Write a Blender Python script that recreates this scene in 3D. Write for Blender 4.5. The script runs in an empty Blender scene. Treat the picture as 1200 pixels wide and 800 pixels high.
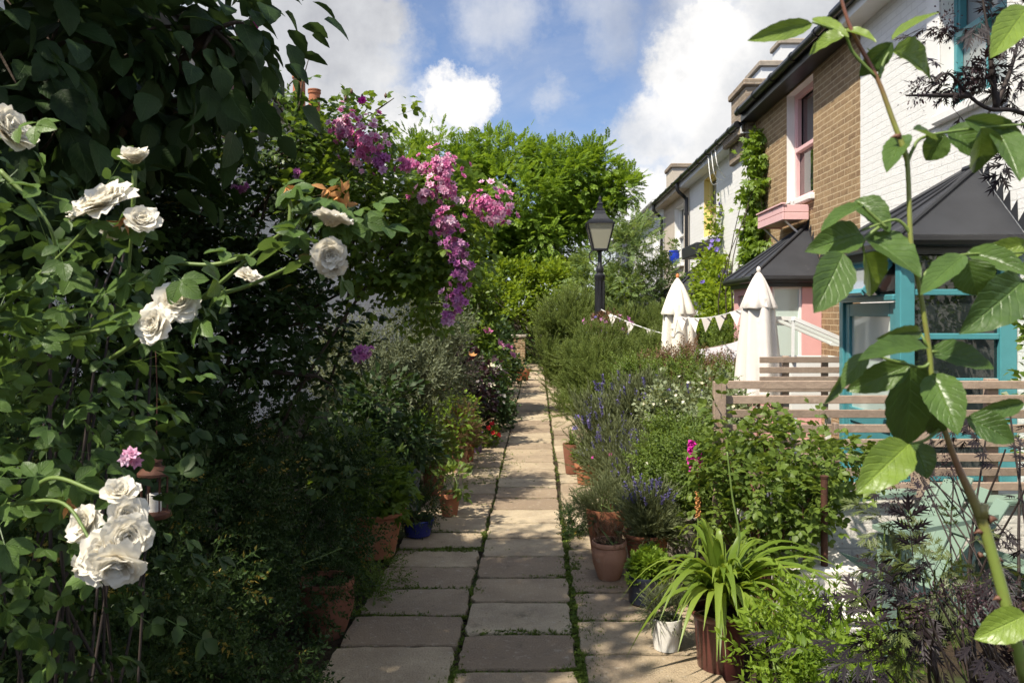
import bpy, bmesh, math, random
import numpy as np
from mathutils import Vector, Matrix, Euler

random.seed(11)
rng = np.random.default_rng(11)
F, H = 950.0, 1.7            # focal length in photo pixels, eye height


def P(px, py, Y):
    return np.array([(px - 630) * Y / F, Y, H - (py - 368) * Y / F])


sc = bpy.context.scene
COL = sc.collection
WL = {}                       # world location of each thing / part


# ------------------------------------------------------------------ geometry
class Geo:
    def __init__(s):
        s.v, s.l, s.k, s.uv, s.r, s.m = [], [], [], [], [], []
        s.n = 0

    def add(s, V, faces, uv=None, r=0.5, m=0):
        V = np.asarray(V, float)
        k = len(V)
        s.v.append(V)
        s.l.append(np.fromiter((i for f in faces for i in f), int) + s.n)
        s.k.append(np.array([len(f) for f in faces], int))
        s.uv.append(np.zeros((k, 2)) if uv is None else np.asarray(uv, float))
        s.r.append(np.full(k, r) if np.isscalar(r) else np.asarray(r, float))
        s.m.append(np.full(len(faces), m, int))
        s.n += k

    def inst(s, t, M, T, S, r=None, m=0):
        N = len(T)
        if N == 0:
            return
        V = np.einsum('nij,kj->nki', M, t['v']) * np.asarray(S).reshape(-1, 1, 1) + T[:, None, :]
        k = len(t['v'])
        s.v.append(V.reshape(-1, 3))
        s.l.append((t['l'][None] + (np.arange(N) * k)[:, None]).ravel() + s.n)
        s.k.append(np.tile(t['k'], N))
        s.uv.append(np.tile(t['uv'], (N, 1)))
        r = rng.random(N) if r is None else np.asarray(r)
        s.r.append(np.clip(r[:, None] + t['r'][None], 0, 1).ravel())
        s.m.append(np.full(len(t['k']) * N, m, int))
        s.n += k * N

    def build(s, name, mats, parent=None, smooth=None, loc=None):
        off = np.zeros(3)
        if parent is not None:
            off = WL[parent.name]
        elif loc is not None:
            off = np.asarray(loc, float)
        me = bpy.data.meshes.new(name)
        V = np.concatenate(s.v) - off
        L = np.concatenate(s.l)
        K = np.concatenate(s.k)
        me.vertices.add(len(V))
        me.vertices.foreach_set('co', V.astype(np.float32).ravel())
        me.loops.add(len(L))
        me.loops.foreach_set('vertex_index', L.astype(np.int32))
        me.polygons.add(len(K))
        st = np.concatenate([[0], np.cumsum(K)[:-1]])
        me.polygons.foreach_set('loop_start', st.astype(np.int32))
        me.polygons.foreach_set('loop_total', K.astype(np.int32))
        me.polygons.foreach_set('material_index', np.concatenate(s.m).astype(np.int32))
        uvl = me.uv_layers.new(name='UVMap')
        uvl.data.foreach_set('uv', np.concatenate(s.uv)[L].astype(np.float32).ravel())
        a = me.attributes.new('rnd', 'FLOAT', 'POINT')
        a.data.foreach_set('value', np.concatenate(s.r).astype(np.float32))
        me.update(calc_edges=True)
        me.validate()
        if smooth is not None:
            me.shade_smooth()
            if smooth < 180:
                me.set_sharp_from_angle(angle=math.radians(smooth))
        else:
            me.shade_flat()
        for mt in (mats if isinstance(mats, (list, tuple)) else [mats]):
            me.materials.append(mt)
        o = bpy.data.objects.new(name, me)
        COL.objects.link(o)
        if parent is not None:
            o.parent = parent
            WL[o.name] = off
        else:
            o.location = off
            WL[o.name] = off
        return o


def tag(o, label, cat, group=None, kind=None):
    if label:
        o['label'] = label
    if cat:
        o['category'] = cat
    if group:
        o['group'] = group
    if kind:
        o['kind'] = kind
    return o


def thing(name, label, cat, loc, group=None):
    o = bpy.data.objects.new(name, None)
    COL.objects.link(o)
    o.empty_display_size = 0.1
    o.location = loc
    WL[o.name] = np.asarray(loc, float)
    return tag(o, label, cat, group)


_bev = {}


def box(g, c, size, rot=None, bev=0.0, r=0.5, m=0):
    """box centred at c, full size; rot = Euler xyz; bev = chamfer in metres"""
    sx, sy, sz = [x / 2 for x in size]
    if bev <= 0:
        V = np.array([(x, y, z) for x in (-sx, sx) for y in (-sy, sy) for z in (-sz, sz)])
        Fc = [(0, 1, 3, 2), (4, 6, 7, 5), (0, 4, 5, 1), (2, 3, 7, 6), (0, 2, 6, 4), (1, 5, 7, 3)]
    else:
        b = min(bev, sx * .9, sy * .9, sz * .9)
        V, idx = [], {}
        for a in (0, 1):
            for d in (0, 1):
                for e in (0, 1):
                    s3 = [(-1, 1)[a], (-1, 1)[d], (-1, 1)[e]]
                    for ax in range(3):
                        p = [s3[i] * ((sx, sy, sz)[i] - (0 if i == ax else b)) for i in range(3)]
                        idx[(a, d, e, ax)] = len(V)
                        V.append(p)
        V = np.array(V)
        Fc = []
        for ax in range(3):
            o1, o2 = [i for i in range(3) if i != ax]
            for sgn in (0, 1):
                q = []
                for (u, w) in ((0, 0), (1, 0), (1, 1), (0, 1)):
                    k = [0, 0, 0]
                    k[ax] = sgn
                    k[o1] = u
                    k[o2] = w
                    q.append(idx[(*k, ax)])
                Fc.append(q)
            for u in (0, 1):          # edge chamfers parallel to ax
                for w in (0, 1):
                    k0 = [0, 0, 0]
                    k0[o1] = u
                    k0[o2] = w
                    k1 = list(k0)
                    k1[ax] = 1
                    Fc.append([idx[(*k0, o1)], idx[(*k1, o1)], idx[(*k1, o2)], idx[(*k0, o2)]])
        for a in (0, 1):
            for d in (0, 1):
                for e in (0, 1):
                    Fc.append([idx[(a, d, e, i)] for i in range(3)])
        # orient outward
        out = []
        for f in Fc:
            p = V[f]
            n = np.cross(p[1] - p[0], p[2] - p[0])
            out.append(f if np.dot(n, p.mean(0)) > 0 else f[::-1])
        Fc = out
    if rot is not None:
        R = np.array(Euler(rot).to_matrix())
        V = V @ R.T
    g.add(V + np.asarray(c, float), Fc, r=r, m=m)


def span(g, lo, hi, bev=0.0, r=0.5, m=0):
    lo, hi = np.asarray(lo, float), np.asarray(hi, float)
    box(g, (lo + hi) / 2, np.abs(hi - lo), None, bev, r, m)


def bar(g, a, b, w, t, up=(0, 0, 1), m=0, bev=0.0):
    """square bar from a to b"""
    a, b = np.asarray(a, float), np.asarray(b, float)
    d = b - a
    L = np.linalg.norm(d)
    x = d / L
    up = np.asarray(up, float)
    z = up - x * np.dot(up, x)
    z /= np.linalg.norm(z)
    y = np.cross(z, x)
    g2 = Geo()
    box(g2, (0, 0, 0), (L, w, t), bev=bev)
    V = g2.v[0] @ np.array([x, y, z]) + (a + b) / 2
    faces, i = [], 0
    for k in g2.k[0]:
        faces.append(list(g2.l[0][i:i + k]))
        i += k
    g.add(V, faces, m=m)


def catmull(pts, n=6):
    pts = np.asarray(pts, float)
    if len(pts) < 3:
        return pts
    p = np.vstack([2 * pts[0] - pts[1], pts, 2 * pts[-1] - pts[-2]])
    out = []
    for i in range(1, len(p) - 2):
        t = np.linspace(0, 1, n, endpoint=False)[:, None]
        a, b, c, d = p[i - 1], p[i], p[i + 1], p[i + 2]
        out.append(.5 * (2 * b + (c - a) * t + (2 * a - 5 * b + 4 * c - d) * t ** 2 + (3 * b - a - 3 * c + d) * t ** 3))
    out.append(pts[-1:])
    return np.vstack(out)


def tube(g, pts, rad, sides=6, m=0, r=0.5, cap=True):
    pts = np.asarray(pts, float)
    n = len(pts)
    rad = np.linspace(rad[0], rad[1], n) if isinstance(rad, tuple) else np.broadcast_to(np.asarray(rad, float), (n,))
    d = np.gradient(pts, axis=0)
    d /= np.linalg.norm(d, axis=1)[:, None] + 1e-9
    ref = np.array([0, 0, 1.]) if abs(d[0][2]) < .9 else np.array([1., 0, 0])
    u = ref[None] - d * (d @ ref)[:, None]
    u /= np.linalg.norm(u, axis=1)[:, None] + 1e-9
    w = np.cross(d, u)
    a = np.arange(sides) * 2 * math.pi / sides
    V = pts[:, None] + rad[:, None, None] * (u[:, None] * np.cos(a)[None, :, None] + w[:, None] * np.sin(a)[None, :, None])
    V = V.reshape(-1, 3)
    fs = []
    for i in range(n - 1):
        for j in range(sides):
            k = (j + 1) % sides
            fs.append((i * sides + j, i * sides + k, (i + 1) * sides + k, (i + 1) * sides + j))
    if cap:
        fs.append(tuple(range(sides))[::-1])
        fs.append(tuple((n - 1) * sides + j for j in range(sides)))
    uv = np.stack([np.repeat(np.linspace(0, 1, n), sides), np.tile(np.arange(sides) / sides, n)], 1)
    g.add(V, fs, uv=uv, m=m, r=r)


def lathe(g, prof, c, seg=28, m=0, sx=1, sy=1, wob=0.0):
    prof = np.asarray(prof, float)
    a = np.arange(seg) * 2 * math.pi / seg
    ph = random.random() * 6
    k = 1 + wob * np.sin(2 * a + ph)
    V = np.stack([prof[:, 0][:, None] * np.cos(a)[None] * sx * k, prof[:, 0][:, None] * np.sin(a)[None] * sy * k,
                  np.repeat(prof[:, 1][:, None], seg, 1)], 2).reshape(-1, 3) + np.asarray(c, float)
    fs = []
    for i in range(len(prof) - 1):
        for j in range(seg):
            q = (j + 1) % seg
            fs.append((i * seg + j, i * seg + q, (i + 1) * seg + q, (i + 1) * seg + j))
    if prof[0][0] > 1e-4:
        fs.append(tuple(range(seg))[::-1])
    if prof[-1][0] > 1e-4:
        fs.append(tuple((len(prof) - 1) * seg + j for j in range(seg)))
    g.add(V, fs, m=m)


def poly(g, pts, m=0, r=.5):
    g.add(pts, [tuple(range(len(pts)))], m=m, r=r)


def slab_poly(g, pts, thick, m=0):
    """polygon with thickness along its own normal (downwards side)"""
    p = np.asarray(pts, float)
    n = np.cross(p[1] - p[0], p[2] - p[0])
    n /= np.linalg.norm(n)
    q = p - n * thick
    k = len(p)
    fs = [tuple(range(k)), tuple(range(2 * k - 1, k - 1, -1))] + [(i, i + k, (i + 1) % k + k, (i + 1) % k) for i in range(k)]
    g.add(np.vstack([p, q]), fs, m=m)


# ------------------------------------------------------------------ templates
def tpl(V, faces, uv=None, r=None):
    V = np.asarray(V, float)
    return dict(v=V, l=np.fromiter((i for f in faces for i in f), int), k=np.array([len(f) for f in faces], int),
                uv=np.zeros((len(V), 2)) if uv is None else np.asarray(uv, float),
                r=np.zeros(len(V)) if r is None else np.asarray(r, float))


def merge(ts):
    V, L, K, U, R, n = [], [], [], [], [], 0
    for t in ts:
        V.append(t['v'])
        L.append(t['l'] + n)
        K.append(t['k'])
        U.append(t['uv'])
        R.append(t['r'])
        n += len(t['v'])
    return dict(v=np.concatenate(V), l=np.concatenate(L), k=np.concatenate(K), uv=np.concatenate(U), r=np.concatenate(R))


def xf(t, ang=(0, 0, 0), s=1.0, o=(0, 0, 0), dr=0.0):
    R = np.array(Euler(ang).to_matrix())
    return dict(t, v=(t['v'] * s) @ R.T + np.asarray(o, float), r=t['r'] + dr)


def leaf1(w=.28, h=.06):      # cheapest folded leaf
    return tpl([(0, 0, 0), (.45, -w, h), (1, 0, -.05), (.45, w, h)], [(0, 1, 2), (0, 2, 3)], [(0, .5), (.45, 0), (1, .5), (.45, 1)])


def leafn(n=4, w=.3, fold=.12, curl=.15, peak=.4, serr=0.0, cols=1, wave=0.0, tipw=1.0):
    """leaf along +X, n segments, 2*cols strips across"""
    V, U, fs = [], [], []
    m = 2 * cols + 1
    for i in range(n + 1):
        s = i / n
        e = math.log(.5) / math.log(peak)
        ww = w * math.sin(math.pi * min(max(s, 0), 1) ** e) ** .75 if 0 < s < 1 else w * .02
        if serr and 0 < s < 1:
            ww *= 1 + serr * (1 if i % 2 else -1)
        for j in range(m):
            t = (j / cols) - 1
            z = fold * abs(t) * ww / w - curl * s * s + wave * math.sin(s * 19 + t * 2) * abs(t)
            V.append((s, t * ww, z))
            U.append((s, (t + 1) / 2))
    for i in range(n):
        for j in range(m - 1):
            fs.append((i * m + j, (i + 1) * m + j, (i + 1) * m + j + 1, i * m + j + 1))
    return tpl(V, fs, U)


def stalk(L=1.0, w=.012):
    return tpl([(0, -w, 0), (L, -w * .5, 0), (L, w * .5, 0), (0, w, 0)], [(0, 1, 2, 3)], r=[-.2] * 4)


def pinnate(pairs, lf, ls=.35, term=True, droop=.15, spread=1.1):
    ts = [stalk(1.0)]
    for i in range(pairs):
        x = .3 + .65 * i / max(pairs - 1, 1)
        s = ls * (1 - .25 * abs(i - pairs / 2) / pairs)
        for sg in (1, -1):
            ts.append(xf(lf, (random.uniform(-.35, .35), droop * random.uniform(.2, 1.6), sg * spread * random.uniform(.85, 1.1)), s, (x, 0, 0), random.uniform(-.08, .08)))
    if term:
        ts.append(xf(lf, (random.uniform(-.3, .3), droop, 0), ls * 1.05, (1, 0, 0)))
    return merge(ts)


def whorl(n, lf, L=1.0, ls=.2, tilt=.7, start=.1):
    """shoot along +X clothed in narrow leaves"""
    ts = [stalk(L, .012)]
    for i in range(n):
        x = L * (start + (1 - start) * i / n)
        a = i * 2.4
        ts.append(xf(xf(lf, (0, -tilt * random.uniform(.7, 1.2), 0)), (a, 0, 0), ls * random.uniform(.75, 1.15), (x, 0, 0), random.uniform(-.12, .12)))
    return merge(ts)


def frames(D, N):
    D = D / (np.linalg.norm(D, axis=1)[:, None] + 1e-9)
    z = N - D * np.sum(N * D, 1)[:, None]
    l = np.linalg.norm(z, axis=1)
    bad = l < 1e-3
    z[bad] = np.cross(D[bad], [0.3, .9, .2])
    z /= np.linalg.norm(z, axis=1)[:, None] + 1e-9
    y = np.cross(z, D)
    return np.stack([D, y, z], 2)


def rdir(n):
    v = rng.normal(size=(n, 3))
    return v / np.linalg.norm(v, axis=1)[:, None]


def crown(g, blobs, n, t, size, clump=.16, up=.7, out=.7, droop=0.0, shell=.45, m=0, dens=1.0, rr=None, zmin=.02, tall=0.0):
    """leaves gathered in clumps spread through the blobs' volume. returns clump centres"""
    blobs = [np.asarray(b, float) for b in blobs]
    w = np.array([(b[3] * b[4] * b[5]) ** (2 / 3) for b in blobs])
    w /= w.sum()
    cs = []
    for b, wi in zip(blobs, w):
        R = b[3:6]
        nb = max(4, int(n * wi))
        K = max(5, int(dens * 2.2 * (R[0] * R[1] * R[2]) ** (2 / 3) / clump ** 2))
        d = rdir(K)
        rad = shell + (1.04 - shell) * rng.random(K) ** .7
        c = b[:3] + d * rad[:, None] * R
        cr = clump * (.6 + .8 * rng.random(K))
        ci = rng.integers(0, K, nb)
        off = rng.normal(size=(nb, 3)) * .52
        pos = c[ci] + off * cr[ci][:, None]
        ov = off / (np.linalg.norm(off, axis=1)[:, None] + 1e-6)
        ob = (pos - b[:3]) / R
        ob /= np.linalg.norm(ob, axis=1)[:, None] + 1e-6
        D = ov * .5 + ob * out + rdir(nb) * .6 + np.array([0, 0, tall - droop])
        Nn = np.array([0, 0, up]) + ob * .5 + rdir(nb) * .45
        ok = pos[:, 2] > zmin
        pos, D, Nn, ci2 = pos[ok], D[ok], Nn[ok], ci[ok]
        S = size[0] + (size[1] - size[0]) * rng.random(len(pos))
        rc = rng.random(K)
        r = np.clip(.6 * rng.random(len(pos)) + .4 * rc[ci2], 0, 1) if rr is None else rr[0] + (rr[1] - rr[0]) * rng.random(len(pos))
        g.inst(t, frames(D, Nn), pos, S, r, m)
        cs.append(c)
    return np.concatenate(cs)


def stems(g, base, cs, n, r0, r1=.003, jit=.05, sides=5, m=0, sag=.15):
    base = np.asarray(base, float)
    idx = rng.permutation(len(cs))[:n]
    for i in idx:
        b = base + rng.normal(size=3) * [jit, jit, 0]
        e = cs[i]
        mid = b * .5 + e * .5 + np.array([0, 0, np.linalg.norm((e - b)[:2]) * sag]) + rng.normal(size=3) * .06 * np.linalg.norm(e - b)
        tube(g, catmull([b, mid, e], 5), (r0 * random.uniform(.6, 1), r1), sides, m, cap=False)


# ------------------------------------------------------------------ materials
def new_mat(name):
    m = bpy.data.materials.new(name)
    m.use_nodes = True
    nt = m.node_tree
    nt.nodes.clear()
    out = nt.nodes.new('ShaderNodeOutputMaterial')
    return m, nt, out


def N(nt, typ, **kw):
    n = nt.nodes.new(typ)
    for k, v in kw.items():
        if k == 'inp':
            for i, x in v.items():
                n.inputs[i].default_value = x
        else:
            setattr(n, k, v)
    return n


def ramp(nt, fac, stops):
    r = nt.nodes.new('ShaderNodeValToRGB')
    e = r.color_ramp.elements
    while len(e) < len(stops):
        e.new(.5)
    for i, (p, c) in enumerate(stops):
        e[i].position = p
        e[i].color = (*c, 1) if len(c) == 3 else c
    nt.links.new(fac, r.inputs[0])
    return r.outputs[0]


def mix(nt, fac, a, b, mode='MIX'):
    n = nt.nodes.new('ShaderNodeMix')
    n.data_type = 'RGBA'
    n.blend_type = mode
    n.clamp_factor = True
    for s, v in ((n.inputs[0], fac), (n.inputs[6], a), (n.inputs[7], b)):
        if isinstance(v, (int, float)):
            s.default_value = v
        elif isinstance(v, tuple):
            s.default_value = (*v, 1)
        else:
            nt.links.new(v, s)
    return n.outputs[2]


def noise(nt, scale, detail=4, rough=.55, vec=None, dist=0):
    n = N(nt, 'ShaderNodeTexNoise', inp={'Scale': scale, 'Detail': detail, 'Roughness': rough, 'Distortion': dist})
    if vec is None:
        vec = N(nt, 'ShaderNodeNewGeometry').outputs['Position']
    nt.links.new(vec, n.inputs['Vector'])
    return n.outputs['Fac']


def M_std(name, c1, c2=None, scale=6, rough=.7, bump=.0, bscale=60, spec=.4, metal=0, spots=None, useR=False, coat=0):
    m, nt, out = new_mat(name)
    b = N(nt, 'ShaderNodeBsdfPrincipled', inp={'Roughness': rough, 'Metallic': metal, 'Specular IOR Level': spec, 'Coat Weight': coat})
    c2 = c2 or tuple(x * .8 for x in c1)
    f = noise(nt, scale, 6, .62)
    col = ramp(nt, f, [(.3, c2), (.7, c1)])
    if useR:
        a = N(nt, 'ShaderNodeAttribute', attribute_name='rnd')
        col = mix(nt, 1.0, col, ramp(nt, a.outputs['Fac'], [(0, (.72, .72, .72)), (1, (1.12, 1.12, 1.12))]), 'MULTIPLY')
    if spots:
        f2 = noise(nt, spots[1], 5, .65)
        col = mix(nt, ramp(nt, f2, [(spots[2], (0, 0, 0)), (min(spots[2] + .12, 1), (1, 1, 1))]), col, spots[0])
    nt.links.new(col, b.inputs['Base Color'])
    if bump:
        bp = N(nt, 'ShaderNodeBump', inp={'Strength': bump, 'Distance': .01})
        nt.links.new(noise(nt, bscale, 6, .6), bp.inputs['Height'])
        nt.links.new(bp.outputs[0], b.inputs['Normal'])
    nt.links.new(b.outputs[0], out.inputs[0])
    return m


def M_leaf(name, dark, light, trans=.3, rough=.42, tc=None, spec=.45, vein=False, old=False):
    m, nt, out = new_mat(name)
    a = N(nt, 'ShaderNodeAttribute', attribute_name='rnd').outputs['Fac']
    mid = tuple((x + y) * .5 for x, y in zip(dark, light))
    col = ramp(nt, a, [(0, dark), (.5, mid), (.925, light), (.945, (.30, .22, .04) if old else light)])
    b = N(nt, 'ShaderNodeBsdfPrincipled', inp={'Roughness': rough, 'Specular IOR Level': spec})
    if vein:
        uv = N(nt, 'ShaderNodeUVMap')
        sp = N(nt, 'ShaderNodeSeparateXYZ')
        nt.links.new(uv.outputs[0], sp.inputs[0])
        # |v-.5|
        s1 = N(nt, 'ShaderNodeMath', operation='SUBTRACT', inp={1: .5})
        nt.links.new(sp.outputs[1], s1.inputs[0])
        ab = N(nt, 'ShaderNodeMath', operation='ABSOLUTE')
        nt.links.new(s1.outputs[0], ab.inputs[0])
        # side veins: sin((u - .8|v|)*k)
        mu = N(nt, 'ShaderNodeMath', operation='MULTIPLY_ADD', inp={1: -.7})
        nt.links.new(ab.outputs[0], mu.inputs[0])
        nt.links.new(sp.outputs[0], mu.inputs[2])
        k = N(nt, 'ShaderNodeMath', operation='MULTIPLY', inp={1: 48.0})
        nt.links.new(mu.outputs[0], k.inputs[0])
        sn = N(nt, 'ShaderNodeMath', operation='SINE')
        nt.links.new(k.outputs[0], sn.inputs[0])
        vn = ramp(nt, sn.outputs[0], [(.72, (0, 0, 0)), (1, (.5, .5, .5))])
        mr = ramp(nt, ab.outputs[0], [(.0, (1, 1, 1)), (.035, (0, 0, 0))])
        vv = mix(nt, 1.0, vn, mr, 'ADD')
        n1 = noise(nt, 38, 4, .6)
        col = mix(nt, ramp(nt, n1, [(.35, (0, 0, 0)), (.8, (.6, .6, .6))]), col, tuple(x * 1.5 for x in light))
        vf = N(nt, 'ShaderNodeMath', operation='MULTIPLY', inp={1: .2})
        nt.links.new(vv, vf.inputs[0])
        col = mix(nt, vf.outputs[0], col, tuple(min(1, x * 2.3 + .01) for x in light))
        bp = N(nt, 'ShaderNodeBump', inp={'Strength': .55, 'Distance': .0016})
        inv = N(nt, 'ShaderNodeMath', operation='MULTIPLY', inp={1: -1.0})
        nt.links.new(vv, inv.inputs[0])
        ad = N(nt, 'ShaderNodeMath', operation='ADD')
        nt.links.new(inv.outputs[0], ad.inputs[0])
        nt.links.new(noise(nt, 130, 3, .5), ad.inputs[1])
        nt.links.new(ad.outputs[0], bp.inputs['Height'])
        nt.links.new(bp.outputs[0], b.inputs['Normal'])
        gm = N(nt, 'ShaderNodeNewGeometry')
        col = mix(nt, gm.outputs['Backfacing'], col, tuple(min(1, x * 1.5 + .015) for x in light))
    nt.links.new(col, b.inputs['Base Color'])
    t = N(nt, 'ShaderNodeBsdfTranslucent')
    tc = tc or tuple(min(1, x * y) for x, y in zip(light, (1.9, 1.75, .8)))
    tcol = mix(nt, .6, col, tc)
    nt.links.new(tcol, t.inputs[0])
    mx = N(nt, 'ShaderNodeMixShader', inp={0: trans})
    nt.links.new(b.outputs[0], mx.inputs[1])
    nt.links.new(t.outputs[0], mx.inputs[2])
    nt.links.new(mx.outputs[0], out.inputs[0])
    return m


def M_brick(name, c1, c2, mortar, bump=.5, rough=.85, vary=.5, chips=None, soot=None):
    m, nt, out = new_mat(name)
    b = N(nt, 'ShaderNodeBsdfPrincipled', inp={'Roughness': rough, 'Specular IOR Level': .3})
    pos = N(nt, 'ShaderNodeNewGeometry').outputs['Position']
    sp = N(nt, 'ShaderNodeSeparateXYZ')
    nt.links.new(pos, sp.inputs[0])
    ad = N(nt, 'ShaderNodeMath', operation='ADD')
    nt.links.new(sp.outputs[0], ad.inputs[0])
    nt.links.new(sp.outputs[1], ad.inputs[1])
    cb = N(nt, 'ShaderNodeCombineXYZ')
    nt.links.new(ad.outputs[0], cb.inputs[0])
    nt.links.new(sp.outputs[2], cb.inputs[1])
    # wobble courses slightly
    nv = N(nt, 'ShaderNodeTexNoise', inp={'Scale': 9.0, 'Detail': 2})
    nt.links.new(pos, nv.inputs['Vector'])
    sc1 = N(nt, 'ShaderNodeVectorMath', operation='MULTIPLY_ADD')
    nt.links.new(nv.outputs['Color'], sc1.inputs[0])
    sc1.inputs[1].default_value = (.016, .010, 0)
    nt.links.new(cb.outputs[0], sc1.inputs[2])
    bt = N(nt, 'ShaderNodeTexBrick', inp={'Color1': (1, 1, 1, 1), 'Color2': (0, 0, 0, 1), 'Mortar': (.5, .5, .5, 1), 'Scale': 1.0, 'Mortar Size': .006, 'Mortar Smooth': .25, 'Bias': 0.0, 'Brick Width': .225, 'Row Height': .075})
    bt.offset = .5
    nt.links.new(sc1.outputs[0], bt.inputs['Vector'])
    n1 = noise(nt, 5, 6, .7)
    n2 = noise(nt, 45, 5, .7)
    base = mix(nt, bt.outputs['Color'], c1, c2)
    base = mix(nt, ramp(nt, n2, [(.40, (0, 0, 0)), (.72, (vary, vary, vary))]), base, tuple(x * .45 for x in c2))
    base = mix(nt, ramp(nt, n1, [(.40, (0, 0, 0)), (.8, (vary, vary, vary))]), base, c1)
    col = mix(nt, bt.outputs['Fac'], base, mortar)
    if chips:
        col = mix(nt, ramp(nt, noise(nt, chips[1], 6, .75), [(chips[2], (0, 0, 0)), (chips[2] + .05, (1, 1, 1))]), col, chips[0])
    if soot:
        col = mix(nt, ramp(nt, noise(nt, 2.2, 8, .7), [(.45, (0, 0, 0)), (.7, (.6, .6, .6))]), col, soot)
    nt.links.new(col, b.inputs['Base Color'])
    h = N(nt, 'ShaderNodeMath', operation='MULTIPLY_ADD', inp={1: -1.0})
    nt.links.new(bt.outputs['Fac'], h.inputs[0])
    nt.links.new(n2, h.inputs[2])
    bp = N(nt, 'ShaderNodeBump', inp={'Strength': bump, 'Distance': .012})
    nt.links.new(h.outputs[0], bp.inputs['Height'])
    nt.links.new(bp.outputs[0], b.inputs['Normal'])
    nt.links.new(b.outputs[0], out.inputs[0])
    return m


def M_glass(name, tint=(.015, .02, .02), rough=.03):
    m, nt, out = new_mat(name)
    b = N(nt, 'ShaderNodeBsdfPrincipled', inp={'Base Color': (*tint, 1), 'Roughness': rough, 'Specular IOR Level': .9, 'Coat Weight': .3, 'Coat Roughness': .02})
    bp = N(nt, 'ShaderNodeBump', inp={'Strength': .06, 'Distance': .02})
    nt.links.new(noise(nt, 3.5, 2, .5), bp.inputs['Height'])
    nt.links.new(bp.outputs[0], b.inputs['Normal'])
    nt.links.new(b.outputs[0], out.inputs[0])
    return m


def M_petal(name, c, c2, trans=.25, rough=.6):
    m, nt, out = new_mat(name)
    a = N(nt, 'ShaderNodeAttribute', attribute_name='rnd').outputs['Fac']
    col = ramp(nt, a, [(0, c2), (.62, c), (1, c)])
    b = N(nt, 'ShaderNodeBsdfPrincipled', inp={'Roughness': rough, 'Specular IOR Level': .2})
    nt.links.new(col, b.inputs['Base Color'])
    t = N(nt, 'ShaderNodeBsdfTranslucent')
    nt.links.new(col, t.inputs[0])
    mx = N(nt, 'ShaderNodeMixShader', inp={0: trans})
    nt.links.new(b.outputs[0], mx.inputs[1])
    nt.links.new(t.outputs[0], mx.inputs[2])
    nt.links.new(mx.outputs[0], out.inputs[0])
    return m


MT = {}
MT['white_brick'] = M_brick('white_painted_brick', (.80, .79, .76), (.76, .75, .72), (.66, .65, .62), .55, .6, .12)
MT['stock_brick'] = M_brick('yellow_stock_brick', (.38, .26, .14), (.235, .15, .083), (.52, .41, .26), .6, .9, .8)
MT['dirty_brick'] = M_brick('sooty_brick', (.34, .27, .19), (.24, .18, .13), (.38, .33, .27), .6, .9, .5, None, (.06, .055, .05))
MT['wall_white'] = M_brick('white_limewashed_brick', (.74, .70, .64), (.70, .66, .60), (.60, .57, .52), .6, .7, .15, ((.34, .15, .085), 3.2, .64))
MT['render_grey'] = M_std('pale_grey_render', (.66, .66, .66), (.60, .60, .60), 2, .8, .15, 90)
MT['render_beige'] = M_std('beige_render', (.52, .46, .38), (.46, .40, .32), 2, .85, .3, 120)
MT['render_white'] = M_brick('white_render_brick', (.76, .75, .72), (.73, .72, .69), (.68, .67, .64), .35, .6, .12)
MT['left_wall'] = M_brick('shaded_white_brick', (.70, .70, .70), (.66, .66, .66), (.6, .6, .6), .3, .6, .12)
MT['slate'] = M_std('dark_slate', (.045, .047, .055), (.03, .032, .04), 8, .55, .3, 40, spots=((.09, .09, .095), 5, .62))
MT['lead'] = M_std('grey_lead', (.034, .036, .042), (.022, .023, .027), 3, .55, .15, 20, .35, spots=((.085, .085, .09), 2.5, .62))
MT['black_paint'] = M_std('black_gloss_paint', (.018, .018, .02), (.012, .012, .013), 10, .3, .05, 80)
MT['black_iron'] = M_std('black_iron', (.022, .022, .025), (.014, .014, .016), 20, .38, .1, 120)
MT['white_paint'] = M_std('white_gloss_paint', (.80, .79, .77), (.74, .73, .70), 5, .4, .05, 60)
MT['pink_paint'] = M_std('pale_pink_paint', (.74, .47, .46), (.68, .42, .42), 4, .5, .06, 60)
MT['pink_wall'] = M_std('pink_wall_paint', (.72, .40, .38), (.66, .35, .34), 3, .6, .08, 60)
MT['teal_paint'] = M_std('teal_gloss_paint', (.075, .27, .30), (.06, .225, .25), 4, .35, .06, 50, spots=((.12, .33, .36), 9, .7))
MT['yellow_paint'] = M_std('pale_yellow_paint', (.75, .62, .25), (.7, .56, .22), 4, .5, .05)
MT['sage_paint'] = M_std('sage_green_paint', (.195, .275, .215), (.165, .235, .185), 4, .5, .1, 50, spots=((.26, .34, .28), 12, .68))
MT['glass'] = M_glass('window_glass')
MT['glass_blind'] = M_glass('window_glass_over_pale_blind', (.46, .55, .50), .12)
MT['glass_curtain'] = M_glass('window_glass_over_grey_curtain', (.28, .30, .30), .08)
MT['terracotta'] = M_std('terracotta', (.42, .17, .085), (.30, .115, .06), 7, .85, .25, 60, .25, spots=((.45, .30, .21), 6, .60))
MT['terracotta_pale'] = M_std('weathered_terracotta', (.46, .25, .16), (.36, .18, .11), 8, .9, .3, 60, .2, spots=((.50, .40, .30), 5, .56))
MT['terracotta_dark'] = M_std('damp_terracotta', (.26, .11, .065), (.17, .07, .045), 8, .9, .3, 60, .2, spots=((.10, .11, .06), 5, .6))
MT['blue_glaze'] = M_std('cobalt_glaze', (.02, .03, .20), (.012, .018, .12), 5, .25, .05, 30, .6)
MT['teal_glaze'] = M_std('deep_teal_glaze', (.012, .06, .10), (.008, .035, .06), 5, .3, .05, 30, .6)
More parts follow.
